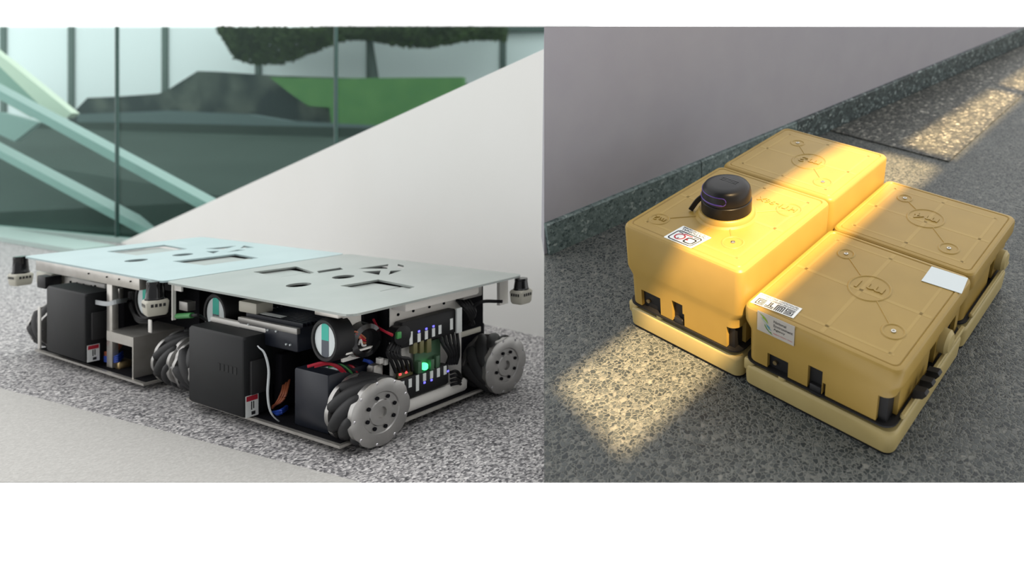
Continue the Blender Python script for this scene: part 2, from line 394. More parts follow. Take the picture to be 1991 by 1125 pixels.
for (lo, hi, f, bk) in ((0, .03, -.02, .03),):
    f_ = gback.normalized() * f; k_ = gback.normalized() * bk
    mb.hexa([c0 + f_, c1 + f_, c1 + k_, c0 + k_] + [p + Vector((0, 0, hi)) for p in (c0 + f_, c1 + f_, c1 + k_, c0 + k_)])
P = [gnd(u, v, .03) for u, v in ((-60, 450.5), (150, 485), (225, 476), (-60, 431))]
mb.add([(p[0], p[1], 0) for p in P] + P, [(3, 2, 1, 0), (4, 5, 6, 7), (0, 1, 5, 4), (1, 2, 6, 5), (2, 3, 7, 6), (3, 0, 4, 7)])
struct('trim_1', mb, 'glass_edge', 'pale green sill strip along the foot of the glass', 'trim')

# ---- corridor floor, wall and skirting (own slope)
fl = [rgnd(1058, 938), rgnd(2250, 938), rgnd(2250, -20), rgnd(1058, 470)]
WA, WB = rgnd(1058, 495), rgnd(1991, 85)
wd = (WB - WA).normalized(); wnr = Vector((wd.y, -wd.x, 0))        # points into the corridor
WC = WA + wd * 6.0
def rplane(u, v, p=WA, nn=wnr):
    d = MRI.to_3x3() @ Vector(ray(u, v)); s = (p - CR).dot(nn) / d.dot(nn); return CR + d * s
WS = rplane(1058, 495)
struct('floor_right', MB().add([fl[0], fl[1], WC + Vector((2.2, .3, 0)), WC, WS], [(0, 1, 2, 3, 4)]), 'pebble', 'dark exposed-aggregate corridor floor under the yellow robot', 'floor', MR)
tops = [rplane(1058, 51.5), rplane(1993, 51.5)]
poly = [WS, WC, Vector((WC.x, WC.y, tops[1].z)), tops[1], tops[0]]
tb = -wnr * .08; n = 5; pb_ = WA + tb
bk = [rplane(1058, 505, pb_), WC + tb, Vector((WC.x, WC.y, tops[1].z)) + tb, rplane(1993, 51.5, pb_), rplane(1058, 51.5, pb_)]; bk[0].z = 0
struct('wall_right', MB().add(poly + bk, [tuple(range(n)), tuple(reversed(range(n, 2 * n)))] + [(i, n + i, n + (i + 1) % n, (i + 1) % n) for i in range(n)]),
       'grey_wall', 'plain mauve-grey painted wall beside the yellow robot', 'wall', MR)
# skirting blocks along the foot of the wall
SKH = 0.088; SKT = 0.012
ends = [(1058, 495), (1543, 281), (1991, 85)]
sk = bpy.data.objects.new('baseboard_right', None); COL.objects.link(sk); sk.matrix_world = MR @ Matrix.Translation(WA)
OFF['baseboard_right'] = tuple(WA); sk['kind'] = 'structure'; sk['label'] = 'green speckled terrazzo skirting along the foot of the grey wall'; sk['category'] = 'baseboard'
d1 = (rgnd(1543, 281) - WA).dot(wd)
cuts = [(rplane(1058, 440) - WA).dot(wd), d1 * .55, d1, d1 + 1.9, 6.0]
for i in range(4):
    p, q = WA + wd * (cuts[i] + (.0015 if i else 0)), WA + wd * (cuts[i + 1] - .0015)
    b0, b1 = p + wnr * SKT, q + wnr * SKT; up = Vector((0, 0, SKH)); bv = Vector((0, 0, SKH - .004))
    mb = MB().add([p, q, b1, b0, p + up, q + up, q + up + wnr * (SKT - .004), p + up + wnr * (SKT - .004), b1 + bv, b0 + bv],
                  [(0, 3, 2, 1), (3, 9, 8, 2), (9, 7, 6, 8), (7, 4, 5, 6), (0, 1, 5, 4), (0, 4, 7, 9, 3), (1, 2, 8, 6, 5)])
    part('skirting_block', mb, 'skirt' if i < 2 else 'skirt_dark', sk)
# coarse slab by the wall, beyond the robot
ca = [(-.10, 1.20), (.262, 1.20), (.33, 3.2), (.62, 6.2), (.46, 6.2), (WA + wd * 1.13).to_tuple()[:2]]
q0 = WA + wd * ((1.20 - WA.y) / wd.y) + wnr * (SKT + .002); q1 = WA + wd * 5.9 + wnr * (SKT + .002)
ca = [(q0.x, q0.y), (.265, 1.20), (.28, 2.0), (.28 + (q1.y - 2.0) * .10, q1.y), (q1.x, q1.y)]
struct('floor_slab', MB().holed(ca, [], lambda a, b, d: (a, b, d), 0.0003, .004), 'pebble_coarse', 'coarse aggregate paving strip between grey wall and smoother floor', 'floor', MR)
# ---- added unseen screen behind the viewer; its slots shape the corridor's sun patches
YB = -5.0
def hole(pts):
    out = []
    for x, y in pts:
        w = MR @ Vector((x, y, 0)); s = (YB - w.y) / SUN.y; p = w + SUN * s; out.append((p.x, p.z))
    return out
holes = [hole([(.008, -.212), (.06, 1.165), (.252, 1.165), (.238, -.262)]),
         hole([(.085, 1.245), (.155, 1.975), (.278, 1.955), (.264, 1.225)]),
         hole([(.165, 2.035), (.29, 3.6), (.40, 3.6), (.284, 2.01)])]
struct('sun_mask', MB().holed([(-9, -7), (9, -7), (9, 17), (-9, 17)], holes, lambda a, b, d: (a, YB + d, b), 0, -.03), 'sun_mask_grey',
       'added unseen grey screen with slots that shape the sunlight', 'wall')

# ================================================================== BEHIND THE GLASS: SCENERY STANDING IN FOR ITS REFLECTIONS
Yf = 12.0
za = lambda v, Y: at(0, v, Y)[2]
xa = lambda u, Y: at(u, 0, Y)[0]
# sloping dark yard
mb = MB().add([(-12, gline(-12, .06), 0), (1.0, gline(1.0, .06), 0), (1.0, 9, za(268, 9)), (xa(650, 9), 9, za(266, 9)), (xa(250, 9), 9, za(238, 9)), (-12, 9, za(232, 9)), (-12, 14, za(232, 9)), (1.0, 14, za(268, 9))], [(0, 1, 2, 3, 4, 5), (5, 4, 3, 2, 7, 6)])
struct('ground', mb, 'asphalt', 'dark sloping yard paving standing in for its reflection in the glass', 'ground')
def wedge(mb, pts, Y, d): return mb.holed(pts, [], lambda a, b, t: at(a, b, Y)[:1] + (Y + t, at(a, b, Y)[2]), 0, d)
single('kerb_wall', wedge(MB(), [(150, 246), (150, 222), (330, 215), (480, 222), (560, 235), (700, 242), (900, 250), (900, 272), (650, 272), (250, 246)], 9.1, .2), 'kerb', 'low grey kerb wall standing in for a reflection in the glass', 'wall')
single('exterior_bank', wedge(MB(), [(135, 226), (170, 190), (222, 188), (308, 182), (330, 172), (384, 138), (420, 139), (540, 147), (700, 152), (900, 160), (900, 290), (560, 290), (480, 280), (330, 270), (135, 262)], 9.6, .5), 'bank', 'dark grey earth bank standing in for a dark reflection in the glass', 'bank')
single('lawn_slope', wedge(MB(), [(524, 150), (650, 152), (900, 150), (900, 290), (650, 290), (640, 209), (600, 206), (570, 186)], 9.45, .1), 'lawn', 'bright green grass slope standing in for its reflection in the glass', 'grass')
fac = root('exterior_building', Matrix.Identity(4), (xa(520, Yf), Yf, 0), 'long white panelled building with dark posts standing in for its reflection in the glass', 'building')
posts = [-130, 8, 140, 322, 503, 719, 978, 1150]
for i in range(len(posts) - 1):
    mb = MB().box(xa(posts[i] + 5, Yf), xa(posts[i + 1] - 5, Yf), Yf, Yf + .2, 0, za(53, Yf)); part('wall_panel', mb, 'facade', fac)
for u in posts:
    w = 6; mb = MB().box(xa(u - w, Yf), xa(u + w, Yf), Yf - .03, Yf + .22, 0, za(52, Yf), .01); part('post', mb, 'post', fac)
part('roof_band', MB().box(xa(630, Yf), xa(1150, Yf), Yf - .12, Yf - .01, za(63, Yf), za(52.5, Yf)), 'post', fac)
# hanging foliage
tr = root('leafy_tree', Matrix.Identity(4), (xa(590, 11), 11.2, 0), 'dark leafy tree with drooping foliage standing in for its reflection in the glass', 'tree')
part('trunk', MB().tube([(xa(720, 11), 11.3, 0), (xa(718, 11), 11.3, 1.2), (xa(700, 11), 11.3, za(75, 11))], .05), 'post', tr)
mb = MB()
for k in range(9000):
    u = random.uniform(425, 985); dep = (46 + 26 * math.sin((u - 425) / 60) if u < 655 else 30 + 8 * math.sin(u / 40)); fade = min(1, (u - 420) / 35)
    v = 54 + dep * fade * random.random() ** 1.2; Y = random.uniform(10.7, 11.7)
    if 800 < u and random.random() < .25: continue
    c = Vector(at(u, v, Y)); c.z = min(c.z, za(54, Y)); r = random.uniform(.03, .06)
    a = Vector((random.gauss(0, 1), random.gauss(0, 1), random.gauss(0, 1))).normalized(); b = a.orthogonal().normalized()
    mb.add([c - a * r, c + b * r * .5, c + a * r, c - b * r * .5], [(0, 1, 2, 3)])
o = link('foliage', mb.mesh('foliage', OFF['leafy_tree'], False, False), 'leaf', tr); o['kind'] = 'stuff'
# ramp pieces standing in for the slanting reflections in the glass
def beam(name, p, q, w, Y0, Y1, m, label):
    (u0, v0), (u1, v1) = p, q; mb = MB()
    A, B = Vector(at(u0, v0, Y0)), Vector(at(u1, v1, Y1)); h = Vector((0, 0, w)); d = Vector((0, .12, 0))
    mb.hexa([A - h, B - h, B - h + d, A - h + d, A + h, B + h, B + h + d, A + h + d]); return single(name, mb, m, label, 'ramp')
beam('ramp_edge', (-60, 152), (470, 441), .032, 5.6, 4.24, 'ramp', 'upper pale slanting ramp edge standing in for a reflection in the glass')
beam('ramp_edge', (-60, 268), (292, 456), .028, 5.5, 4.57, 'ramp', 'lower pale slanting ramp edge standing in for a reflection in the glass')
single('ramp_flank', wedge(MB(), [(-60, 80), (0, 118), (100, 226), (60, 228), (-60, 160)], 6.6, .05), 'ramp_side', 'sage green stand-in for the reflected ramp flank beside the white building', 'ramp')
single('ramp_coping', wedge(MB(), [(-60, 60), (0, 108), (14, 118), (140, 220), (128, 229), (100, 226), (0, 130), (-60, 86)], 6.5, .08), 'bone', 'pale yellow coping stone on the reflected ramp flank', 'ramp')
single('ramp_landing', wedge(MB(), [(-60, 215), (0, 218), (75, 238), (28, 275), (0, 262), (-60, 240)], 6.3, .05), 'ramp', 'pale triangular ramp landing standing in for a reflection in the glass', 'ramp')

# ================================================================== LEFT: TWO MECANUM ROBOTS
LA, LB, LD, PZ = 0.8365, 1.5765, 0.497, 0.2989
LC = ML.inverted() @ Vector((0, 0, CZ))
_hf = homog([(45, 493), (675, 608), (77, 697), (601, 844)], [(0, PZ), (LB, PZ), (.1327, .0185), (1.4305, .0185)])
_hs = homog([(675, 608), (1030, 545), (739, 830), (906, 786)], [(0, PZ), (LD, PZ), (.0981, .0185), (.3251, .0185)])
_ht = homog([(45, 493), (675, 608), (1030, 545), (392, 457)], [(0, 0), (LB, 0), (LB, LD), (0, LD)])
XS = 1.539
def Fr(u, v, y=0.0):
    x, z = _hf(u, v); s = (y - LC.y) / (0 - LC.y); p = LC + (Vector((x, 0, z)) - LC) * s; return p.x, p.z
def Sd(u, v, x=XS):
    y, z = _hs(u, v); s = (x - LC.x) / (XS - LC.x); p = LC + (Vector((XS, y, z)) - LC) * s; return p.y, p.z
def F3(u, v, y=0.0): x, z = Fr(u, v, y); return (x, y, z)
def S3(u, v, x=XS): y, z = Sd(u, v, x); return (x, y, z)
def fbox(uL, uR, vT, vB, y0, y1, b=0.003, mb=None):
    um, vm = (uL + uR) / 2, (vT + vB) / 2
    return (mb or MB()).box(Fr(uL, vm, y0)[0], Fr(uR, vm, y0)[0], y0, y1, max(.004, Fr(um, vB, y0)[1]), Fr(um, vT, y0)[1], b)
def sbox(uL, uR, vT, vB, x1, x0, b=0.003, mb=None):
    um, vm = (uL + uR) / 2, (vT + vB) / 2
    return (mb or MB()).box(x0, x1, Sd(uL, vm, x1)[0], Sd(uR, vm, x1)[0], max(.004, Sd(um, vB, x1)[1]), Sd(um, vT, x1)[1], b)

def top_plate(x0, x1, quads, circles, nm, m, par):
    outer = rrect(x0 + .0035, x1 - .0035, 0, LD, .022, 5)
    holes = [[_ht(u, v) for u, v in q] for q in quads]
    for cu, cv, rx in circles:
        cx, cy = _ht(cu, cv); r = abs(_ht(cu + rx, cv)[0] - _ht(cu - rx, cv)[0]) / 2 * .98
        holes.append([(cx + r * math.cos(2 * PI * k / 20), cy + r * math.sin(2 * PI * k / 20)) for k in range(20)])
    o = part(nm, MB().holed(outer, holes, lambda a, b, d: (a, b, d), PZ - .005, PZ), m, par, smooth=False)
    for q in quads:
        if len(q) == 4 and abs(q[0][0] - q[2][0]) > 80:
            P = [_ht(u, v) for u, v in q]; cx = sum(p[0] for p in P) / 4; cy = sum(p[1] for p in P) / 4
            w = max(p[0] for p in P) - min(p[0] for p in P); h = max(p[1] for p in P) - min(p[1] for p in P)
            part('sunken_plate', MB().box(cx - w * .5, cx + w * .08, cy - h * .48, cy + h * .42, PZ - .040, PZ - .0075, .002), 'plate_b', o)
            part('sunken_plate', MB().box(cx + w * .12, cx + w * .5, cy - h * .38, cy + h * .48, PZ - .030, PZ - .0062, .002), 'plate_b', o)
    return o

WR, WW = 0.074, 0.085
def lobed(n=72):
    P = []
    for k in range(n):
        a = 2 * PI * k / n; P.append((a, 0.0715 - .0028 * (0.5 - 0.5 * math.cos(9 * a)) ** 3))
    return P
_pl = MB(); L = lobed(); nn = len(L)
def wring(r, x): return [(x, r * c, r * s_) for c, s_ in ((math.cos(a), math.sin(a)) for a, _ in L)]
rows = [[(-.009, q * math.cos(a), q * math.sin(a)) for a, q in L], [(.003, q * math.cos(a), q * math.sin(a)) for a, q in L],
        [(.004, (q - .002) * math.cos(a), (q - .002) * math.sin(a)) for a, q in L], wring(.044, .004), wring(.042, .0015), wring(.028, .0015), wring(.026, .004), wring(.012, .004), wring(.011, -.002)]
vs = [p for r in rows for p in r]; fs = [(k * nn + i, k * nn + (i + 1) % nn, (k + 1) * nn + (i + 1) % nn, (k + 1) * nn + i) for k in range(len(rows) - 1) for i in range(nn)]
fs += [tuple(reversed(range(nn))), tuple(range((len(rows) - 1) * nn, len(rows) * nn))]
_pl.add(vs, fs); SIDE_PLATE = _pl.mesh('side_plate'); SIDE_PLATE.materials.append(M['steel'])
_h = MB()
for k in range(8):
    a = 2 * PI * k / 8 + .3; _h.lathe([(.0042, .0005), (.0042, .0046)], (0, .034 * math.cos(a), .034 * math.sin(a)), 'X', 8)
HOLES = _h.mesh('bolt_hole'); HOLES.materials.append(M['dark'])
_h = MB()
for k in range(9):
    a = 2 * PI * (k + .5) / 9 ; _h.lathe([(.0032, -.008), (.0032, .0030), (.0018, .0042), (.0018, .002)], (.001, .0635 * math.cos(a), .0655 * math.sin(a)), 'X', 10)
SCREWS = _h.mesh('rim_screw'); SCREWS.materials.append(M['chrome'])
prof = [(.005, -.056), (.011, -.052), (.0170, -.034), (.0200, -.014), (.0208, 0), (.0200, .014), (.0170, .034), (.011, .052), (.005, .056)]
ROLLER = MB().lathe(prof, n=16).mesh('roller'); ROLLER.materials.append(M['rubber'])
HUB = MB().lathe([(.030, -WW / 2 + .006), (.034, -.02), (.034, .02), (.030, WW / 2 - .006)], axis='X', n=24).mesh('wheel'); HUB.materials.append(M['alu_dark'])
def wheel(par, x, y, hand=1):
    off = OFF[par.name]; c = (x - off[0], y - off[1], WR + .0005 - off[2])
    w = link('wheel', HUB, None, par, Matrix.Translation(c)); w['label'] = 'mecanum wheel with black rollers between steel discs'
    for k in range(9):
        a = 2 * PI * k / 9 + .2; rad = Vector((0, math.cos(a), math.sin(a))); tan = Vector((0, -math.sin(a), math.cos(a)))
        ax = (Vector((1, 0, 0)) + tan * hand).normalized(); side = ax.cross(rad).normalized()
        m3 = Matrix((side, rad, ax)).transposed(); p = rad * (WR - .0212)
        link('roller', ROLLER, None, w, Matrix.Translation(p) @ m3.to_4x4())
    for sgn in (1, -1):
        mt = Matrix.Translation((sgn * (WW / 2 - .002), 0, 0)) @ (Matrix.Identity(4) if sgn > 0 else Matrix.Rotation(PI, 4, 'Z'))
        link('side_plate', SIDE_PLATE, None, w, mt)
        for nm_, me_ in (('bolt_hole', HOLES), ('rim_screw', SCREWS)): o = link(nm_, me_, None, w, mt); o['kind'] = 'stuff'
    return w

def lidar(par, x, y, z0, zm, z1, w, face, lab):
    """beige box from z0 to zm, tapered black head up to z1; face = outward angle of its front"""
    b = MB().box(-w / 2, w / 2, -w / 2, w / 2, z0, zm, .005)
    b.v = [(p[0] * (1 if p[2] > z0 + .012 else .9), p[1] * (1 if p[2] > z0 + .012 else .9), p[2]) for p in b.v]
    rot = Matrix.Translation((x, y, 0)) @ Matrix.Rotation(face, 4, 'Z')
    def T(mb): mb.v = [tuple(rot @ Vector(p)) for p in mb.v]; return mb
    o = part('lidar_sensor', T(b), 'beige', par, lab)
    r = w * .46; h = z1 - zm
    part('sensor_head', T(MB().lathe([(r, zm), (r, zm + h * .08), (r * .93, zm + h * .12), (r * .80, zm + h * .80), (r * .84, zm + h * .84), (r * .80, z1), (0, z1)], n=28)), 'black_gloss', o)
    lb = MB(); hz = zm - z0
    for s_ in (0, 1):
        q = (lambda a, b2, d: (a, -w / 2 - d, b2)) if s_ == 0 else (lambda a, b2, d: (w / 2 + d, a, b2))
        for k in range(4):
            a = (-.3 + .17 * k) * w; lb.add([q(a, zm - hz * .22, .0006), q(a + .11 * w, zm - hz * .22, .0006), q(a + .11 * w, zm - hz * .42, .0006), q(a, zm - hz * .42, .0006)], [(0, 1, 2, 3)])
    lm = part('label_marks', T(lb), 'ink', o); lm['kind'] = 'stuff'
    return o

def screws_row(par, pts, axis, r=.003, m='dark'):
    mb = MB()
    for p in pts: mb.lathe([(r, -.002), (r, .0015), (0, .0022)], p, axis, 8)
    o = part('bolt', mb, m, par); o['kind'] = 'stuff'; return o

# ------------------------------------------------------------------ robot A: top plate with a reflected cyan cast in its colour
A = root('mecanum_robot', ML, (LA / 2, LD / 2, 0), 'wheeled robot with reflected cyan cast coloured into its top plate, standing against the glass end', 'robot', 'docked wheeled robots')
top_plate(0, LA, [[(206, 486), (318, 474), (368, 483), (269, 495)], [(342, 508), (465, 495), (512, 504), (407, 517)],
                  [(402, 483.5), (466, 478), (440, 485)], [(474, 483), (482, 478), (503, 482)], [(405, 489), (433, 488.5), (421, 493)], [(446, 491.5), (468, 486.5), (486, 487)]],
          [(271, 505, 24), (360, 495, 22)], 'top_plate', 'plate_a', A)
part('chassis_plate', MB().box(.075, LA - .11, .004, LD - .004, .016, .022), 'alu', A)
part('interior_shade_box', MB().box(.10, LA - .10, .13, LD - .06, .022, .27), 'dark', A)  # black box added to keep the inside of the robot dark
part('plate_shade_sheet', MB().box(.08, LA - .12, .012, .13, .022, .0235), 'dark', A)  # dark sheet added to shade the top of the chassis plate
x0, x1 = Fr(62, 510)[0], Fr(277, 552)[0]
rail = part('front_rail', MB().box(x0, x1, .012, .03, PZ - .040, PZ - .0055, .001), 'alu', A)
screws_row(rail, [(x0 + (x1 - x0) * t, .0115, PZ - .02) for t in (.55, .72, .83, .93)], 'Y', .0022)
part('cross_rail', MB().box(x1 - .02, x1 + .11, .035, LD - .05, PZ - .035, PZ - .0055), 'dark', A)
bat = part('battery_box', fbox(90, 174, 563, 703, -.012, .055, .006), 'battery', A, 'charcoal battery case with red and white sticker')
bx = Fr(174, 640, -.012)[0]
zb, zt = Fr(132, 703, -.012)[1], Fr(132, 563, -.012)[1]; hb = zt - zb
part('connector', MB().box(bx, bx + .010, .0, .04, zb + hb * .32, zb + hb * .72, .002), 'rubber', bat)
part('connector', MB().box(bx, bx + .055, .055, .10, zb + hb * .22, zb + hb * .86, .004), 'dark', bat)
def sticker(par, x, y0, y1, z0, z1):
    q = quadmap((x, y0, z0), (x, y1, z0), (x, y1, z1), (x, y0, z1))
    st = part('sticker', slab(MB(), q, 0, 1, 0, 1, 0, .0008), 'label', par, 'white sticker with a red band')
    part('red_band', slab(MB(), q, .06, .94, .74, .97, .0008, .0011), 'red_ink', st)
    mk = MB(); slab(mk, q, .42, .50, .32, .70, .0008, .0012); slab(mk, q, .58, .66, .36, .70, .0008, .0012)
    slab(mk, q, .45, .75, .08, .24, .0008, .0012); o = part('print', mk, 'ink', st); o['kind'] = 'stuff'
sticker(bat, bx + .0003, -.008, .020, zb + hb * .0, zb + hb * .245)
mp = part('mount_plate', fbox(106, 217, 541, 577, .058, .064, .002), 'white_plastic', A)
screws_row(mp, [F3(u, v, .057) for u, v in ((122, 537), (147, 547), (160, 550), (174, 553), (190, 556), (198, 556))], 'Y', .004)
part('front_post', fbox(219, 230, 550, 722, .02, .035, .001), 'alu', A)
part('front_post', fbox(71, 76, 598, 694, .012, .016, .001), 'white_plastic', A)
part('front_post', fbox(241, 246, 560, 632, .06, .07, .001), 'alu', A)
part('corner_block', fbox(73, 106, 528, 552, .03, .08, .002), 'beige', A)
part('corner_block', fbox(74, 92, 535, 560, .01, .05, .002), 'black', A)
part('ribbon_cable', MB().tube([F3(198, 588, .01), F3(222, 591, .008), F3(244, 586, .02), F3(268, 583, .08)], .001, flat=((0, 0, 1), .012)), 'ribbon', A)
box = MB(); xa0, xa1 = Fr(228, 700, .01)[0], Fr(268, 700, .01)[0] + .010; zt2 = .132
fr_ = part('wheel_guard', MB().box(xa0 - .03, xa1 + .0, .010, .16, zt2 - .004, zt2).box(xa1 - .006, xa1, .010, .16, .02, zt2 - .004).box(xa0 - .03, xa1 - .006, .010, .014, zt2 - .026, zt2 - .004), 'alu', A, 'brushed metal wheel guard')
part('terminal_block', fbox(217, 242, 707, 731, .03, .06, .002), 'brass', A)
for k in range(3):
    part('orange_wire', MB().tube([F3(250 - k * 4, 662, .06), F3(246 - k * 4, 678, .045), F3(232 - k * 3, 690 + k * 2, .03), F3(214, 690 + k * 3, .03)], .0028, 6), 'orange_wire', A)
for k in range(4):
    part('blue_wire', MB().tube([F3(250, 688 + k * 4, .05), F3(240, 696 + k * 4, .03), F3(226, 701 + k * 3, .025), F3(213, 699 + k * 3, .03)], .003, 6), 'blue_wire', A)
for k in range(3):
    part('black_cable', MB().tube([F3(268 + 4 * k, 568, .09), F3(270 + 3 * k, 600 + 5 * k, .06), F3(285, 618 + 4 * k, .05), F3(305, 622 + 3 * k, .06)], .004, 6), 'black', A)
def motor(par, u, v, ru, y0, y1, pitch=0):
    c = F3(u, v, y0); r = abs(Fr(u + ru, v, y0)[0] - Fr(u - ru, v, y0)[0]) / 2
    o = part('motor', MB().lathe([(r * 1.32, y1 - c[1]), (r * 1.32, .006), (r * 1.22, 0), (r * 1.05, 0), (r * 1.02, .004), (0, .004)], c, 'Y', 28), 'black', par, 'black motor with a white and turquoise end disc')
    def disc(mb, xa_, xb_, za_, zb_, h):
        P = []
        for k in range(24):
            a = 2 * PI * k / 24; x, z = r * math.cos(a), r * math.sin(a); P.append((min(max(x, xa_ * r), xb_ * r), min(max(z, za_ * r), zb_ * r)))
        return mb.add([(c[0] + a, c[1] + .004 - h, c[2] + b2) for a, b2 in P], [tuple(range(24))])
    part('end_disc', disc(MB(), -1, 1, -1, 1, .0005), 'disc_white', o)
    part('upper_foil', disc(MB(), -.34, .34, 0, 1, .001), 'cyan', o)
    part('lower_foil', disc(MB(), -.34, .34, -1, 0, .001), 'slate', o)
motor(A, 296, 584, 15, .05, .14)
lx = -.035
lidar(A, Fr(39, 530, .03)[0], .03, Fr(39, 563, .0)[1], Fr(39, 537, .0)[1], Fr(39, 501, .0)[1], .048, .12, 'beige and black scanner on the outer corner')
part('sensor_arm', MB().box(-.02, .06, .04, .065, .205, .222, .002), 'black', A)
wa_r = LA - .052
wheel(A, .030, .085, 1); wheel(A, wa_r, .085, -1); wheel(A, .060, LD - .09, -1); wheel(A, wa_r, LD - .09, 1)

# ------------------------------------------------------------------ robot B: grey top, exposed electronics
B = root('mecanum_robot', ML, ((LA + LB) / 2, LD / 2, 0), 'wheeled robot with grey top plate, its end open on wiring and glowing lights', 'robot', 'docked wheeled robots')
top_plate(LA, LB, [[(501, 531), (585, 522), (620, 534), (567, 544)], [(625, 531.5), (672, 525.5), (677, 529), (628, 535)],
                   [(664, 559), (740, 549), (806, 563), (765, 574)],
                   [(707, 528), (769, 520.5), (764, 529)], [(785, 527.5), (788, 520.5), (799, 523.5), (796, 529)], [(713, 534), (750, 532.5), (744, 540.5)], [(769, 533), (792, 532.5), (763, 540.5)]],
          [(587, 556, 27), (674, 543, 25)], 'top_plate', 'plate_b', B)
part('chassis_plate', MB().box(LA + .10, LB - .045, .004, LD - .004, .016, .022), 'alu', B)
part('interior_shade_box', MB().box(LA + .10, LB - .10, .16, LD - .05, .022, .285), 'dark', B)  # black box standing for the shade inside the robot
part('plate_shade_sheet', MB().box(LA + .105, LB - .055, .012, LD - .05, .022, .0235), 'dark', B)  # added dark sheet, shade over the chassis plate
bat = part('battery_box', fbox(380, 485, 643, 798, -.012, .055, .006), 'battery', B, 'charcoal battery case with red and white sticker')
bx = Fr(485, 730, -.012)[0]; zb, zt = Fr(432, 798, -.012)[1], Fr(432, 643, -.012)[1]; hb = zt - zb
part('handle_strip', MB().box(Fr(420, 630, .03)[0], bx + .004, .034, .046, zt, zt + .012, .003), 'white_plastic', bat)
part('connector', MB().box(bx, bx + .010, .0, .04, zb + hb * .28, zb + hb * .70, .002), 'rubber', bat)
part('connector', MB().box(bx, bx + .030, .055, .10, zb + hb * .05, zb + hb * .72, .004), 'dark', bat)
sticker(bat, bx + .0003, -.008, .020, zb + hb * .0, zb + hb * .27)
x0, x1 = Fr(437, 712, -.012)[0], Fr(476, 712, -.012)[0]; z0_, z1_ = Fr(456, 722, -.012)[1], Fr(456, 708, -.012)[1]
mk = MB(); [mk.box(x0 + (x1 - x0) * k / 5, x0 + (x1 - x0) * (k + .6) / 5, -.0128, -.0118, z0_, z1_) for k in range(5)]
o = part('embossed_marks', mk, 'battery', bat); o['kind'] = 'stuff'
pc = part('computer', fbox(477, 582, 625, 668, .035, .16, .003), 'navy', B, 'navy black finned computer box')
px0, px1 = Fr(477, 646, .035)[0], Fr(582, 646, .035)[0]; pzt = Fr(530, 625, .035)[1]; pzb = Fr(530, 668, .035)[1]
part('edge_band', MB().box(px0 - .001, px1 + .001, .0335, .042, pzt - .012, pzt + .001, .001), 'alu_dark', pc)
for k in range(12):
    part('fin', MB().box(px0 + .004, px1 - .004, .05 + k * .009, .053 + k * .009, pzt, pzt + .008), 'navy', pc)
screws_row(pc, [F3(u, v, .034) for u, v in ((495, 628), (530, 638), (545, 640), (563, 664), (570, 665))], 'Y', .0022, 'disc_white')
lb = MB(); q = quadmap((px0 + .04, .058, pzt + .0085), (px0 + .13, .058, pzt + .0085), (px0 + .13, .072, pzt + .0085), (px0 + .04, .072, pzt + .0085)); part('label', slab(lb, q, 0, 1, 0, 1, 0, .0008), 'label', pc)
part('bracket', fbox(477, 509, 586, 606, .05, .09, .002), 'beige', B)
part('bracket', fbox(612, 652, 602, 611, .02, .06, .001), 'alu', B)
part('corner_post', MB().box(LA + .012, LA + .016, .012, .020, .20, PZ - .0055).box(LA + .012, LA + .05, .016, .020, .275, PZ - .0055), 'white_plastic', B)
part('sensor_box', fbox(365, 381, 586, 603, .07, .09, .001), 'alu_dark', B)
gp_ = part('green_plug', MB().tube([F3(362, 614, .02), F3(390, 612, .02)], .007, 10, False).tube([F3(355, 614, .02), F3(362, 614, .02)], .004, 8, False), 'green_plug', B)
part('black_cable', MB().tube([F3(390, 612, .02), F3(402, 612, .025), F3(415, 620, .05)], .004), 'black', B)
motor(B, 432, 610, 17, .06, .12); motor(B, 628, 656, 18, .015, .055)
part('ribbon_cable', MB().tube([F3(513, 671, .0), F3(524, 684, -.002), F3(531, 715, -.004), F3(529, 760, -.004), F3(534, 795, .0), F3(548, 812, .02), F3(565, 818, .05)], .0012, flat=((1, -.3, 0), .011)), 'ribbon', B)
for k in range(3):
    part('orange_wire', MB().tube([F3(569 - k * 5, 728, .08), F3(564 - k * 4, 752, .05), F3(556 - k * 4, 772, .04), F3(538, 784 + k * 2, .05)], .0028, 6), 'orange_wire', B)
for k in range(2):
    part('blue_wire', MB().tube([F3(563, 784 + k * 4, .06), F3(552, 793 + k * 4, .04), F3(538, 797 + k * 3, .05)], .0045, 6), 'blue_wire', B)
gbx0, gbx1 = Fr(577, 770, .025)[0], Fr(616, 770, .025)[0]
gb = part('gearbox', MB().box(gbx0, 1.462, .025, .16, .024, .150, .003), 'navy', B)
part('edge_stripe', MB().box(gbx0 + .03, 1.445, .06, .066, .150, .1515), 'disc_white', gb)
gb2 = part('gearbox', MB().box(1.33, 1.462, LD - .19, LD - .03, .024, .165, .003), 'black', B)
lidar(A, LA - .040, -.0, Fr(324, 624, -.03)[1], Fr(324, 592, -.03)[1], Fr(324, 555, -.03)[1], .049, -.2, 'beige and black scanner between the robots')
part('sensor_post', fbox(303, 309, 622, 648, -.012, -.009, .001), 'white_plastic', A)
wf_y, wr_y = Sd(697, 800, 1.53)[0], Sd(978, 729, 1.53)[0]
WXB = LB - .052
wheel(B, LA + .052, .085, 1); wheel(B, WXB, max(.075, wf_y), -1); wheel(B, LA + .052, LD - .09, -1); wheel(B, WXB, min(wr_y, LD + .02), 1)
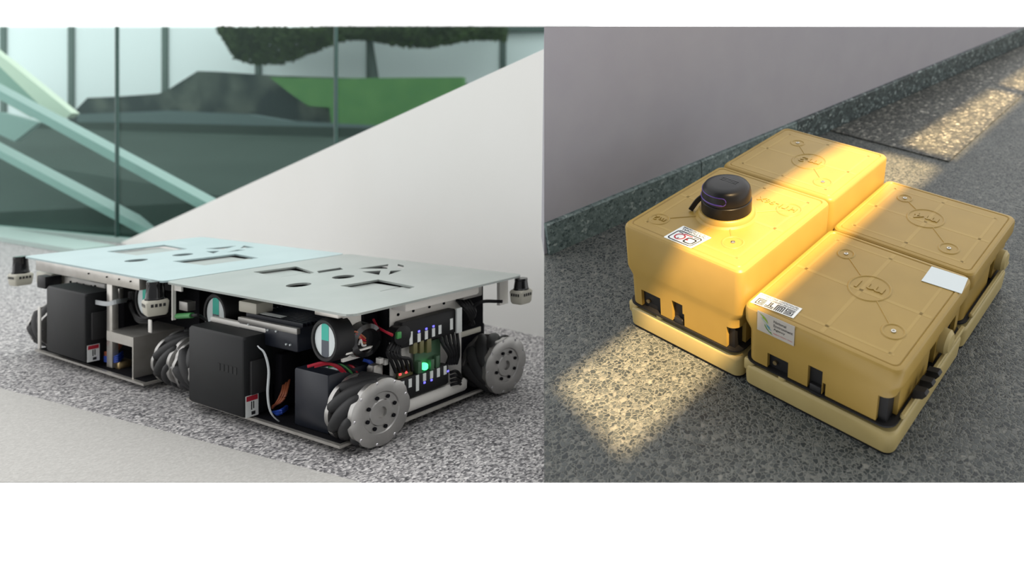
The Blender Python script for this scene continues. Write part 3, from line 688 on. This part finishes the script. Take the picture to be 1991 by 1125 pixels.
# end face
XP = 1.488
fp = part('end_panel', MB().box(XP - .004, XP, Sd(762, 700, XP)[0], Sd(906, 700, XP)[0], .030, .272, .002), 'white_plastic', B, 'white panel carrying hubs and cables')
pyl, pyr = Sd(762, 700, XP)[0], Sd(906, 700, XP)[0]
part('upper_flange', MB().box(XP, XP + .052, pyl, pyr + .01, .268, PZ - .0055, .004), 'white_plastic', fp)
part('lower_flange', MB().box(XP, XP + .022, pyl, pyr, .025, .054, .005), 'white_plastic', fp)
screws_row(fp, [(XP, pyl + (pyr - pyl) * t, z) for z in (.252, .060) for t in (.1, .3, .52, .73, .93)], 'X', .0035)
def hub(v00, v10, v11, v01, nm, lab, dz=0.0):
    us = [v00[0], v10[0]]; um = (v00[0] + v10[0]) / 2; yl, yr = Sd(v00[0], (v00[1] + v01[1]) / 2, XP + .03)[0], Sd(v10[0], (v10[1] + v11[1]) / 2, XP + .03)[0]
    zt_ = Sd(um, (v00[1] + v10[1]) / 2, XP + .03)[1]; zb_ = Sd(um, (v01[1] + v11[1]) / 2, XP + .03)[1]
    zt_ += dz; zb_ += dz
    o = part(nm, MB().box(XP + .002, XP + .03, yl, yr, zb_, zt_, .004), 'black', fp, lab)
    return o, yl, yr, zb_, zt_
def tags(o, yl, yr, zb_, zt_, items):
    for t, c, hh, led in items:
        y = yl + (yr - yl) * t; z = zb_ + (zt_ - zb_) * c; h = (zt_ - zb_) * hh
        tg = MB().box(XP + .0295, XP + .0312, y - .0042, y + .0042, z - h / 2, z + h / 2); part('label_tag', tg, 'label', o)
        if led: part('led', MB().box(XP + .0295, XP + .0316, y - .0024, y + .0024, z + led * h * .72 - .0022, z + led * h * .72 + .0022), 'led_blue', o)
h1 = hub((787, 622), (899, 604), (906, 651), (788, 668), 'usb_hub', 'upper black hub with white cable tags', -.010)
tags(*h1, [(.16, .32, .5, 0), (.30, .25, .34, 1), (.43, .27, .34, 1), (.56, .29, .34, 1), (.68, .33, .36, 0), (.90, .42, .46, 0)])
h2 = hub((766, 750), (877, 725), (881, 764), (771, 789), 'usb_hub', 'lower black hub with white cable tags', .012)
tags(*h2, [(.14, .75, .34, -1), (.27, .72, .40, 0), (.40, .60, .75, 0), (.53, .76, .36, -1), (.66, .76, .36, -1), (.79, .75, .42, 0), (.92, .75, .42, 0)])
part('led', MB().box(XP + .0295, XP + .0316, h2[2] - .006, h2[2] - .001, h2[3] + .030, h2[3] + .034), 'led_blue', h2[0])
part('cable_tag', sbox(900, 911, 609, 656, XP + .036, XP + .030, .001), 'label', fp)
brd = part('circuit_board', sbox(810, 862, 670, 728, XP + .016, XP + .010, .001), 'pcb_green', fp)
for u0, u1, v0, v1, m in ((809, 817, 669, 690, 'pcb'), (822, 830, 666, 690, 'pcb'), (836, 845, 664, 690, 'pcb'), (816, 824, 706, 728, 'pcb_green'), (842, 849, 704, 724, 'pcb_green'), (853, 860, 698, 720, 'pcb_green')):
    part('relay_module', sbox(u0, u1, v0, v1, XP + .030, XP + .014, .001), m, brd)
part('green_led', sbox(829, 837, 711, 723, XP + .031, XP + .014, .003), 'led_green', brd)
b2 = part('circuit_board', sbox(776, 805, 712, 738, XP + .018, XP + .010, .001), 'pcb', fp)
part('red_led', sbox(779, 783, 725, 729, XP + .021, XP + .014, .001), 'led_red', b2); part('red_led', sbox(791, 795, 722, 726, XP + .021, XP + .014, .001), 'led_red', b2)
part('round_plug', MB().lathe([(.020, -.012), (.022, .02), (.012, .024), (0, .024)], S3(778, 652, XP + .02), 'X', 18), 'black', fp)
part('green_terminal', sbox(779, 787, 648, 660, XP + .048, XP + .040, .001), 'green_plug', fp)
def scable(name, pts, r, m, par=None):
    part(name, MB().tube([S3(u, v, x) for u, v, x in pts], r, 6), m, par or B)
for k in range(2):
    scable('red_wire', [(735 + 4 * k, 622 + 8 * k, 1.47), (742, 636, 1.49), (755, 645, 1.52), (770, 652 + 2 * k, 1.535)], .0026, 'red_wire')
for k in range(5):
    scable('black_cable', [(770 + 3 * k, 664 + 3 * k, XP + .03), (758 + 6 * k, 682 + 3 * k, XP + .035), (764 + 9 * k, 700, XP + .03), (772 + 8 * k, 722, XP + .02)], .0038, 'black')
for k in range(5):
    scable('black_cable', [(862 + 9 * k, 655 - k, XP + .02), (868 + 8 * k, 676, XP + .034), (880 + 5 * k, 698, XP + .03), (874 + 5 * k, 716, XP + .02)], .0042, 'black')
for k in range(3):
    scable('white_wire', [(870 + 10 * k, 656, XP + .016), (876 + 9 * k, 680, XP + .022), (888 + 5 * k, 700, XP + .02)], .0045, 'white_wire')
for k in range(4):
    scable('black_cable', [(880, 732 + 8 * k, XP + .02), (892, 730 + 8 * k, XP + .03), (900, 738 + 6 * k, XP + .02), (905, 752 + 5 * k, XP)], .004, 'black')
# bundle and bracket beside the front wheel
part('bracket', sbox(678, 711, 606, 692, 1.482, 1.474, .001).box(1.40, 1.50, Sd(660, 690, 1.46)[0], Sd(714, 688, 1.46)[0], .196, .200), 'white_plastic', B)
cb = part('cable_drum', MB().lathe([(.036, -.02), (.040, .0), (.036, .030), (.026, .034), (.024, .018), (0, .018)], S3(705, 655, 1.475), 'X', 24), 'black_gloss', B)
for k, m in enumerate(('orange_wire', 'red_wire', 'orange_wire', 'white_wire')):
    scable('inner_wire', [(690 + 5 * k, 648 + 6 * k, 1.50), (700 + 3 * k, 642 + 5 * k, 1.505), (712, 650 + 6 * k, 1.503), (718, 656 + 4 * k, 1.50)], .0022, m, cb)
for k, m in enumerate(('red_wire', 'red_wire', 'black', 'green_plug', 'black', 'red_wire', 'black')):
    scable('loose_wire', [(612 + 12 * k, 698 + k, 1.44), (640 + 10 * k, 694 + 2 * k, 1.455), (665 + 7 * k, 704 + 3 * k, 1.46), (682 + 6 * k, 730, 1.455)], .0032, m)
for k in range(2):
    scable('blue_hose', [(712, 694, 1.46), (724 + 3 * k, 700, 1.47), (729 + 2 * k, 716, 1.47), (724, 732, 1.46)], .0035, 'blue_wire')
part('metal_connector', sbox(729, 748, 706, 740, 1.50, 1.475, .004), 'alu_dark', B)
for k in range(2): part('white_plug', sbox(743 + 9 * k, 750 + 9 * k, 694 + 3 * k, 704 + 3 * k, 1.505, 1.49, .001), 'white_plastic', B)
part('side_post', sbox(714, 742, 745, 826, 1.472, 1.45, .001), 'navy', B)
part('side_post', sbox(716, 760, 606, 700, 1.44, 1.43, .001), 'dark', B)
# scanner on the far corner and things under the plate there
yl, zl = Sd(1014, 596, LB + .02)
lidar(B, LB - .002, LD - .012, Sd(1014, 611, LB)[1], Sd(1014, 583, LB)[1], PZ - .007, .044, .0, 'beige and black scanner under the far corner')
part('sensor_bracket', MB().box(LB - .06, LB - .05, LD - .04, LD - .01, .22, PZ - .0055), 'white_plastic', B)
part('control_module', sbox(917, 957, 566, 590, LB - .05, LB - .10, .002), 'alu_dark', B)
for k in range(4):
    scable('black_cable', [(903 + 7 * k, 592, 1.49), (915 + 6 * k, 606, 1.51), (926 + 4 * k, 620, 1.51), (934 - 3 * k, 642, 1.49)], .0055, 'black')
scable('sensor_cable', [(932, 612, 1.51), (945, 602, 1.52), (962, 598, 1.53), (985, 599, 1.54), (1000, 600, 1.555)], .0045, 'black')
part('rear_shelf', sbox(884, 950, 654, 664, 1.48, 1.40, .001), 'beige', B)

# ================================================================== RIGHT: YELLOW FOUR-BLOCK ROBOT
BX = [0.0, .3, .6153]; BY = [0.0, .3385, .6277]; H2, H1 = .2532, .1881
Y = root('modular_robot', MR, ((BX[0] + BX[2]) / 2, (BY[0] + BY[2]) / 2, 0), 'yellow cleaning robot of four hinged blocks with black scanner on top', 'robot')
QT = {'m2': ([(1190, 420), (1437, 530), (1612, 388), (1405, 324)], 0, 0, H2), 'm3': ([(1407, 321), (1614, 386), (1729, 304), (1537, 261)], 0, 1, H2),
      'm1': ([(1448, 583), (1750, 748), (1897, 530), (1620, 445)], 1, 0, H1), 'm4': ([(1620, 443), (1895, 524), (1962, 405), (1722, 350)], 1, 1, H1)}
HT = {}
for k, (q, ix, iy, h) in QT.items():
    HT[k] = (homog(q, [(BX[ix], BY[iy]), (BX[ix + 1], BY[iy]), (BX[ix + 1], BY[iy + 1]), (BX[ix], BY[iy + 1])]), h)
def T3(k, u, v, dz=0.0): f, h = HT[k]; x, y = f(u, v); return Vector((x, y, h + dz))
FRF = {'m1': homog([(1448, 583), (1750, 748), (1448, 737), (1740, 908)], [(BX[1], H1), (BX[2], H1), (BX[1], 0), (BX[2], 0)]),
       'm2': homog([(1190, 420), (1437, 530), (1236, 620), (1448, 737)], [(BX[0], H2), (BX[1], H2), (BX[0], 0), (BX[1], 0)])}

def cut(me, boxes):
    """boolean the boxes out of a mesh"""
    import bmesh
    ob = bpy.data.objects.new('tmp', me); COL.objects.link(ob)
    tool = MB()
    for b in boxes: tool.box(*b)
    tm = tool.mesh('tool', smooth=False); to = bpy.data.objects.new('tool', tm); COL.objects.link(to)
    md = ob.modifiers.new('b', 'BOOLEAN'); md.operation = 'DIFFERENCE'; md.object = to; md.solver = 'EXACT'; md.use_self = True
    bpy.context.view_layer.update()
    out = bpy.data.meshes.new_from_object(ob.evaluated_get(bpy.context.evaluated_depsgraph_get()))
    bpy.data.objects.remove(ob); bpy.data.objects.remove(to)
    out.shade_smooth(); out.set_sharp_from_angle(angle=math.radians(24))
    return out

G = .0012
def block(k):
    q, ix, iy, h = QT[k]; x0, x1, y0, y1 = BX[ix] + G, BX[ix + 1] - G, BY[iy] + G, BY[iy + 1] - G
    def ring(ixn, iyn, z, r): return rrect(x0 + ixn, x1 - ixn, y0 + iyn, y1 - iyn, r, 6), z
    zb = .069
    sh = MB().loft([ring(.012, .0012, zb, .020), ring(.011, .0010, .134, .020), ring(.008, .0008, .141, .019), ring(.0015, .0004, .151, .018),
                    ring(.0003, .0002, .156, .017), ring(0, 0, h - .009, .016), ring(.0012, .0012, h - .0045, .016), ring(.004, .004, h - .0012, .015), ring(.008, .008, h, .013),
                    ring(.011, .011, h, .012), ring(.0128, .0128, h - .0022, .011), ring(.0146, .0146, h - .0005, .010)])
    off = OFF[Y.name]
    boxes = []
    def nb(u0, u1, vt, f):
        xa_ = f(u0, vt)[0]; xb_ = f(u1, vt)[0]; zt_ = f((u0 + u1) / 2, vt)[1]
        boxes.append((xa_, xb_, y0 - .02, y0 + .030, .05, zt_))
    if k == 'm1':
        f = FRF['m1']; nb(1500, 1541, 695, f); nb(1579, 1607, 722, f); nb(1607, 1613, 752, f)
        boxes.append((x1 - .036, x1 + .02, y0 - .02, y0 + .034, .05, .125))
    if k == 'm2':
        f = FRF['m2']; nb(1250, 1283, 566, f); nb(1307, 1326, 585, f); nb(1326, 1332, 606, f)
        boxes.append((x1 - .034, x1 + .02, y0 - .02, y0 + .034, .05, .118))
    if ix == 1:
        boxes.append((x1 - .03, x1 + .02, y0 + .165, y0 + .195, .05, .12)); boxes.append((x1 - .03, x1 + .02, y0 + .255, y0 + .30, .05, .115))
    me = sh.mesh('block_shell', off)
    if boxes:
        me = cut(me, [(a - off[0], b - off[0], c - off[1], d - off[1], e_, f_) for a, b, c, d, e_, f_ in boxes])
    s = link('block_shell', me, 'yellow', Y)
    s['label'] = {'m1': 'yellow block with a blank label and two stickers', 'm2': 'tall yellow block carrying the black scanner', 'm3': 'tall yellow block next to the grey wall', 'm4': 'low yellow block without stickers'}[k]
    for a, b, c, d in (((x0 + x1) / 2 - .004, (x0 + x1) / 2 + .004, y0 + .017, y1 - .017), (x0 + .017, x1 - .017, (y0 + y1) / 2 - .004, (y0 + y1) / 2 + .004),
                       (x0 + .034, x0 + .040, y0 + .03, y1 - .03), (x1 - .040, x1 - .034, y0 + .03, y1 - .03), (x0 + .03, x1 - .03, y0 + .034, y0 + .040), (x0 + .03, x1 - .03, y1 - .040, y1 - .034)):
        part('rib_line', MB().box(a, b, c, d, h - .0015, h - .00035), 'yellow_rib', s, smooth=False)
    # black block in place of the dark hollow behind the notches
    part('dark_hollow_block', MB().box(x0 + .02, x1 - .02, y0 + .009, y1 - .02, .062, .128), 'black', s)
    # base plate between shell and tray
    p = part('hinge_plate', MB().loft([(rrect(x0 + .004, x1 - .004, y0 - .002, y1 - .004, .024, 6), .0645), (rrect(x0 + .004, x1 - .004, y0 - .002, y1 - .004, .024, 6), .0680)]), 'black', Y)
    if iy == 0:
        part('screw', MB().lathe([(.0045, -.004), (.0045, .0), (.0025, .001), (.0025, -.001), (0, -.001)], (boxes[0][0] + .014, y0 + .0085, .083), 'Y', 12), 'brass', p)
        part('latch', MB().box(boxes[1][0] + .004, boxes[1][1] - .001, y0 + .001, y0 + .012, .058, .080, .002), 'black', p)
        part('rivet', MB().lathe([(.0035, 0), (.0035, .0015), (0, .002)], (x1 - .020, y0 + .016, .0655), 'Z', 10), 'screw', p)
    # tray
    tr_ = MB().loft([ring(.006, .006, .004, .016), ring(.002, .002, .008, .018), ring(.0, .0, .046, .020), ring(.0012, .0012, .0505, .020), ring(.004, .004, .053, .019),
                     ring(.013, .013, .0525, .014), ring(.016, .016, .046, .012)])
    t = part('base_tray', tr_, 'cream', Y)
    part('tray_core', MB().loft([ring(.028, .028, .040, .012), ring(.028, .028, .0645, .012)]), 'cream', t)
    part('rubber_skirt', MB().loft([ring(.005, .005, .0006, .016), ring(.005, .005, .0045, .016)]), 'black', t)
    if iy == 0:
        for a, b in ((.003, .026), (.080, .096)):
            part('tray_tab', MB().box(x0 + a, x0 + b, y0 + .002, y0 + .012, .036, .0640, .004), 'cream', t)
    if ix == 1:
        part('wheel_boss', MB().lathe([(.024, -.01), (.024, .006), (.018, .012), (0, .014)], (x1 - .004, y0 + .225, .105), 'X', 24), 'cream', s)
        part('side_bar', MB().box(x1 - .006, x1 + .003, y0 + .03, y1 - .01, .068, .078, .003), 'cream', s)
        if iy == 0:
            for yy in (.075, .105, .135):
                part('hinge_tooth', MB().holed([(0, .10), (.020, .104), (.024, .098), (.018, .088), (0, .080)], [], lambda a, b, d, yy=yy: (x1 - .003 + a, y0 + yy + d, b), 0, .014), 'black', p)
    return s
SH = {k: block(k) for k in ('m2', 'm3', 'm4', 'm1')}

def ring_on(s, k, cu, cv, r, w=.0026, hgt=.0011):
    c = T3(k, cu, cv); return part('raised_ring', MB().lathe([(r - w, -.0003), (r - w * .5, hgt * .75), (r, hgt), (r + w * .5, hgt * .75), (r + w, -.0003)], c, 'Z', 40, False), 'yellow', s), c
def line_on(s, a, b, ra, rb):
    d = (b - a); l = d.length; d.normalize(); a2, b2 = a + d * ra, b - d * rb
    part('raised_line', MB().tube([a2 - Vector((0, 0, .0008)), b2 - Vector((0, 0, .0008))], .0018, 10, False), 'yellow', s)
def screw_on(s, c):
    part('screw', MB().lathe([(.0045, -.001), (.0045, .0012), (.0022, .0016), (.0016, .0002), (0, .0002)], c, 'Z', 12), 'screw', s)
def flat_text(s, k, txt, c, w, hh, name='raised_text', tilt=0.0):
    # letters face the far side of the robot: feet away from the viewer
    ct, st = math.cos(tilt), math.sin(tilt)
    def q(u, v, n): a, b = -(u - .5) * w, -(v - .5) * hh; return (c.x + a * ct - b * st, c.y + a * st + b * ct, c.z - .0012 + n)
    mb = MB(); text_on(mb, txt, q, 0, 1, 0, 1, 0, .0024); part(name, mb, 'yellow', s, smooth=False)
for k, big, s1, s2, txt in (('m1', (1685, 553), (1644, 490), (1731, 643), 'm1'), ('m4', (1795, 417), (1755, 383), (1842, 471), 'm4'), ('m3', (1574, 315), (1556, 286), (1597, 351), 'm3')):
    s = SH[k]; _, c0 = ring_on(s, k, *big, .040); _, c1 = ring_on(s, k, *s1, .0165); _, c2 = ring_on(s, k, *s2, .020)
    line_on(s, c0, c1, .042, .018); line_on(s, c0, c2, .042, .021); screw_on(s, c1); screw_on(s, c2)
    flat_text(s, k, txt, c0, .054, .026)
s = SH['m2']
_, c0 = ring_on(s, 'm2', 1273, 413, .0205); flat_text(s, 'm2', 'm2', c0, .028, .014)
_, c1 = ring_on(s, 'm2', 1421, 461, .0205); screw_on(s, c1)
_, c2 = ring_on(s, 'm2', 1533, 401, .026); 
cp = T3('m2', 1411, 406)
line_on(s, cp, c1, .06, .021); line_on(s, cp, c0, .06, .021); line_on(s, cp, c2, .06, .0)
ct = T3('m2', 1509, 391.5); flat_text(s, 'm2', 'HT1-96X', ct, .095, .016, tilt=0.0)

# scanner on m2
R0 = .0525; z = H2
part('scanner_collar', MB().lathe([(.066, z - .001), (.0605, z + .003), (.0585, z + .011), (.056, z + .013), (R0, z + .013), (R0, z)], (cp.x, cp.y, 0), 'Z', 56), 'yellow', s)
sc = part('scanner', MB().lathe([(R0 - .001, z + .002), (R0, z + .006), (R0, z + .037), (R0 - .001, z + .038), (R0 - .0025, z + .0385), (R0 - .0025, z + .0405), (R0 - .0012, z + .041),
     (R0 - .0015, z + .054), (R0 - .0035, z + .0635), (R0 - .0075, z + .0690), (R0 - .0135, z + .0720), (R0 - .022, z + .0732), (0, z + .0736)], (cp.x, cp.y, 0), 'Z', 64), 'puck', Y, 'black round scanner with a violet-edged window')
def cyl(a, zz, r): return (cp.x + r * math.cos(a), cp.y + r * math.sin(a), zz)
a0, a1, zl_, zh_ = math.radians(-178), math.radians(-64), z + .0455, z + .0615
path = []
for i in range(19): path.append((a0 + (a1 - a0) * i / 18, zl_))
for i in range(1, 8): t = -PI / 2 + PI * i / 8; path.append((a1 + math.cos(t) * .16, (zl_ + zh_) / 2 + math.sin(t) * (zh_ - zl_) / 2))
for i in range(19): path.append((a1 + (a0 - a1) * i / 18, zh_))
for i in range(1, 8): t = PI / 2 + PI * i / 8; path.append((a0 + math.cos(t) * .16, (zl_ + zh_) / 2 + math.sin(t) * (zh_ - zl_) / 2))
rr = lambda zz: R0 - .0012 - max(0, (zz - z - .050)) * .14
part('window_trim', MB().tube([cyl(a, zz, rr(zz)) for a, zz in path + path[:2]], .0010, 6, False).tube([cyl(a, zl_ + .0004, rr(zl_) + .0002) for a, _ in path[1:19]], .0017, 6, False), 'purple', sc)
wv = [cyl(a, zz, rr(zz) + .0004) for a, zz in path]; cnt = len(path)
mb = MB()
for i in range(18):
    mb.add([cyl(a0 + (a1 - a0) * i / 18, zl_, R0 - .0008), cyl(a0 + (a1 - a0) * (i + 1) / 18, zl_, R0 - .0008), cyl(a0 + (a1 - a0) * (i + 1) / 18, zh_, rr(zh_) + .0004), cyl(a0 + (a1 - a0) * i / 18, zh_, rr(zh_) + .0004)], [(0, 1, 2, 3)])
part('scan_window', mb, 'puck', sc)
pa = T3('m2', 1340, 399, .002); pb = Vector(cyl(math.radians(-160), z + .036, R0 - .004)); mid = (pa + pb) / 2 + Vector((0, 0, .004))
part('cable', MB().tube([pb, mid, pa], .0022, flat=((0, 0, 1), .010)), 'black', sc)
mk = MB()
for k in range(3): mk.box(cp.x - .020, cp.x + .020, cp.y + .004 + .005 * k, cp.y + .0055 + .005 * k, z + .0730, z + .0740)
o = part('embossed_marks', mk, 'black_gloss', sc, smooth=False); o['kind'] = 'stuff'

# stickers
def sticker_q(k, px4):
    P = [T3(k, u, v, .0) for u, v in px4]; return P
# SUTD sticker on m1: text is read from the far side, so its lower left is the viewer's upper right
P = sticker_q('m1', [(1555, 594), (1485, 563), (1464, 580.5), (1536, 613)])
q = quadmap(P[0], P[1], P[2], P[3])
if (P[1] - P[0]).cross(P[3] - P[0]).z < 0:
    q0_ = q; q = lambda u, v, h=0.0, f=q0_: f(u, v, -h)
st = part('sticker', slab(MB(), q, 0, 1, 0, 1, .0002, .0009), 'label', SH['m1'], 'white sticker with black maze lettering SUTD')
mk = MB()
GL = {'S': [[(1, 1), (0, 1), (0, .5)], [(1, .75), (.27, .75), (.27, .5), (1, .5), (1, 0), (0, 0)], [(.73, .25), (0, .25)]],
      'U': [[(0, 1), (0, 0), (1, 0), (1, 1)], [(.25, 1), (.25, .25), (.75, .25), (.75, 1)], [(.5, 1), (.5, .5)]],
      'T': [[(0, 1), (1, 1)], [(0, .75), (.38, .75), (.38, 0)], [(1, .75), (.62, .75), (.62, 0)]],
      'D': [[(0, 1), (1, 1), (1, 0), (0, 0)], [(0, .75), (.72, .75), (.72, .25), (0, .25)], [(0, .5), (.42, .5)]]}
for i, ch in enumerate('SUTD'):
    u0 = .075 + i * .222; strokes(mk, GL[ch], q, u0, u0 + .17, .46, .90, (.026, .065), .0012)
text_on(mk, 'SINGAPORE UNIVERSITY OF', q, .06, .80, .24, .37, .0012, bold=True); text_on(mk, 'TECHNOLOGY AND DESIGN', q, .05, .95, .06, .19, .0012, bold=True)
mk.v = [tuple(v) for v in mk.v]
part('lettering', mk, 'ink', st, smooth=False)
# programme sticker on m2
P = sticker_q('m2', [(1377, 452), (1321, 427.5), (1275, 449), (1331, 473)])
q0_ = quadmap(*P); up = (P[1] - P[0]).cross(P[3] - P[0]).z > 0
q = (lambda u, v, h=0.0, f=q0_, sgn=1 if up else -1: f(u, v, sgn * h))
st = part('sticker', slab(MB(), q, 0, 1, 0, 1, .0002, .0009, .03), 'label', SH['m2'], 'white sticker with black frame and red ring')
def band(mb, pts, pts2, h=.0012):
    n = len(pts); return mb.add([q(a, b, h) for a, b in pts] + [q(a, b, h) for a, b in pts2], [(i, (i + 1) % n, n + (i + 1) % n, n + i) for i in range(n)])
mk = MB(); band(mk, rrect(.07, .93, .29, .96, .12, 5), rrect(.105, .895, .34, .91, .09, 5))
band(mk, rrect(.13, .46, .47, .86, .10, 5), rrect(.18, .41, .53, .80, .06, 5))
text_on(mk, 'NATIONAL', q, .10, .92, .13, .245, .0012, bold=True); text_on(mk, 'ROBOTICS PROGRAMME', q, .06, .94, .03, .10, .0012, bold=True)
band(mk, [(.66 + .022 * math.cos(2 * PI * i / 14), .74 + .032 * math.sin(2 * PI * i / 14)) for i in range(14)], [(.66 + .010 * math.cos(2 * PI * i / 14), .74 + .015 * math.sin(2 * PI * i / 14)) for i in range(14)])
slab(mk, q, .15, .33, .385, .425, .0009, .0012); slab(mk, q, .71, .86, .385, .425, .0009, .0012)
part('lettering', mk, 'ink', st, smooth=False)
mk = MB(); band(mk, [(.665 + .165 * math.cos(2 * PI * i / 32), .64 + .20 * math.sin(2 * PI * i / 32)) for i in range(32)], [(.665 + .12 * math.cos(2 * PI * i / 32), .64 + .145 * math.sin(2 * PI * i / 32)) for i in range(32)])
mk.add([q(a, b, .0012) for a, b in ((.36, .62), (.46, .62), (.46, .70), (.36, .70))], [(0, 1, 2, 3)]); slab(mk, q, .37, .67, .38, .43, .0009, .0012)
part('red_marks', mk, 'red_ink', st, smooth=False)
# blank label on m1
P = sticker_q('m1', [(1787, 539), (1873, 565), (1884, 533.5), (1807, 511)]); q = quadmap(*P)
part('blank_label', slab(MB(), q, 0, 1, 0, 1, .0002, .0010), 'label_blue', SH['m1'], 'blank pale label')
# agency sticker on the front of m1
f = FRF['m1']; yy = BY[0] + G - .0004
P = [Vector((f(u, v)[0], yy, f(u, v)[1])) for u, v in ((1480, 636), (1552, 666), (1553, 638), (1479, 606))]
q = quadmap(*P)
zs_ = [p.z for p in P]; x_lo, x_hi = P[0].x, P[1].x; z_hi = max(zs_) - .001; z_lo = min(zs_) + .001
q = quadmap((x_lo, yy, z_lo), (x_hi, yy, z_lo), (x_hi, yy, z_hi), (x_lo, yy, z_hi))
st = part('sticker', slab(MB(), q, 0, 1, 0, 1, .0, .0008), 'label_grey', SH['m1'], 'grey film sticker with green swirl logo')
mk = MB()
for i, t in enumerate(('National', 'Environment', 'Agency')):
    text_on(mk, t, q, .45, (.78, .96, .76)[i], .72 - .20 * i, .86 - .20 * i, .0011, bold=True)
part('lettering', mk, 'ink', st, smooth=False)
mk = MB(); text_on(mk, 'Safeguard - Nurture - Cherish', q, .45, .96, .14, .20, .0011, bold=True); part('tagline', mk, 'red_ink', st, smooth=False)
for m, pts in (('green_ink', [(.05, .93), (.16, .86), (.24, .76), (.29, .62), (.30, .52), (.26, .60), (.19, .70), (.15, .72), (.14, .80)]),
               ('grey_ink', [(.09, .76), (.13, .64), (.20, .54), (.27, .47), (.26, .54), (.19, .61), (.18, .66)]),
               ('teal_ink', [(.24, .50), (.31, .45), (.36, .37), (.34, .34), (.41, .26), (.33, .28), (.27, .38)]),
               ('dkgreen_ink', [(.20, .48), (.21, .36), (.26, .24), (.33, .14), (.43, .06), (.37, .20), (.35, .16), (.28, .28), (.24, .38)])):
    part('swirl', MB().add([q(a, b, .0011) for a, b in pts], [tuple(range(len(pts)))]), m, st, smooth=False)
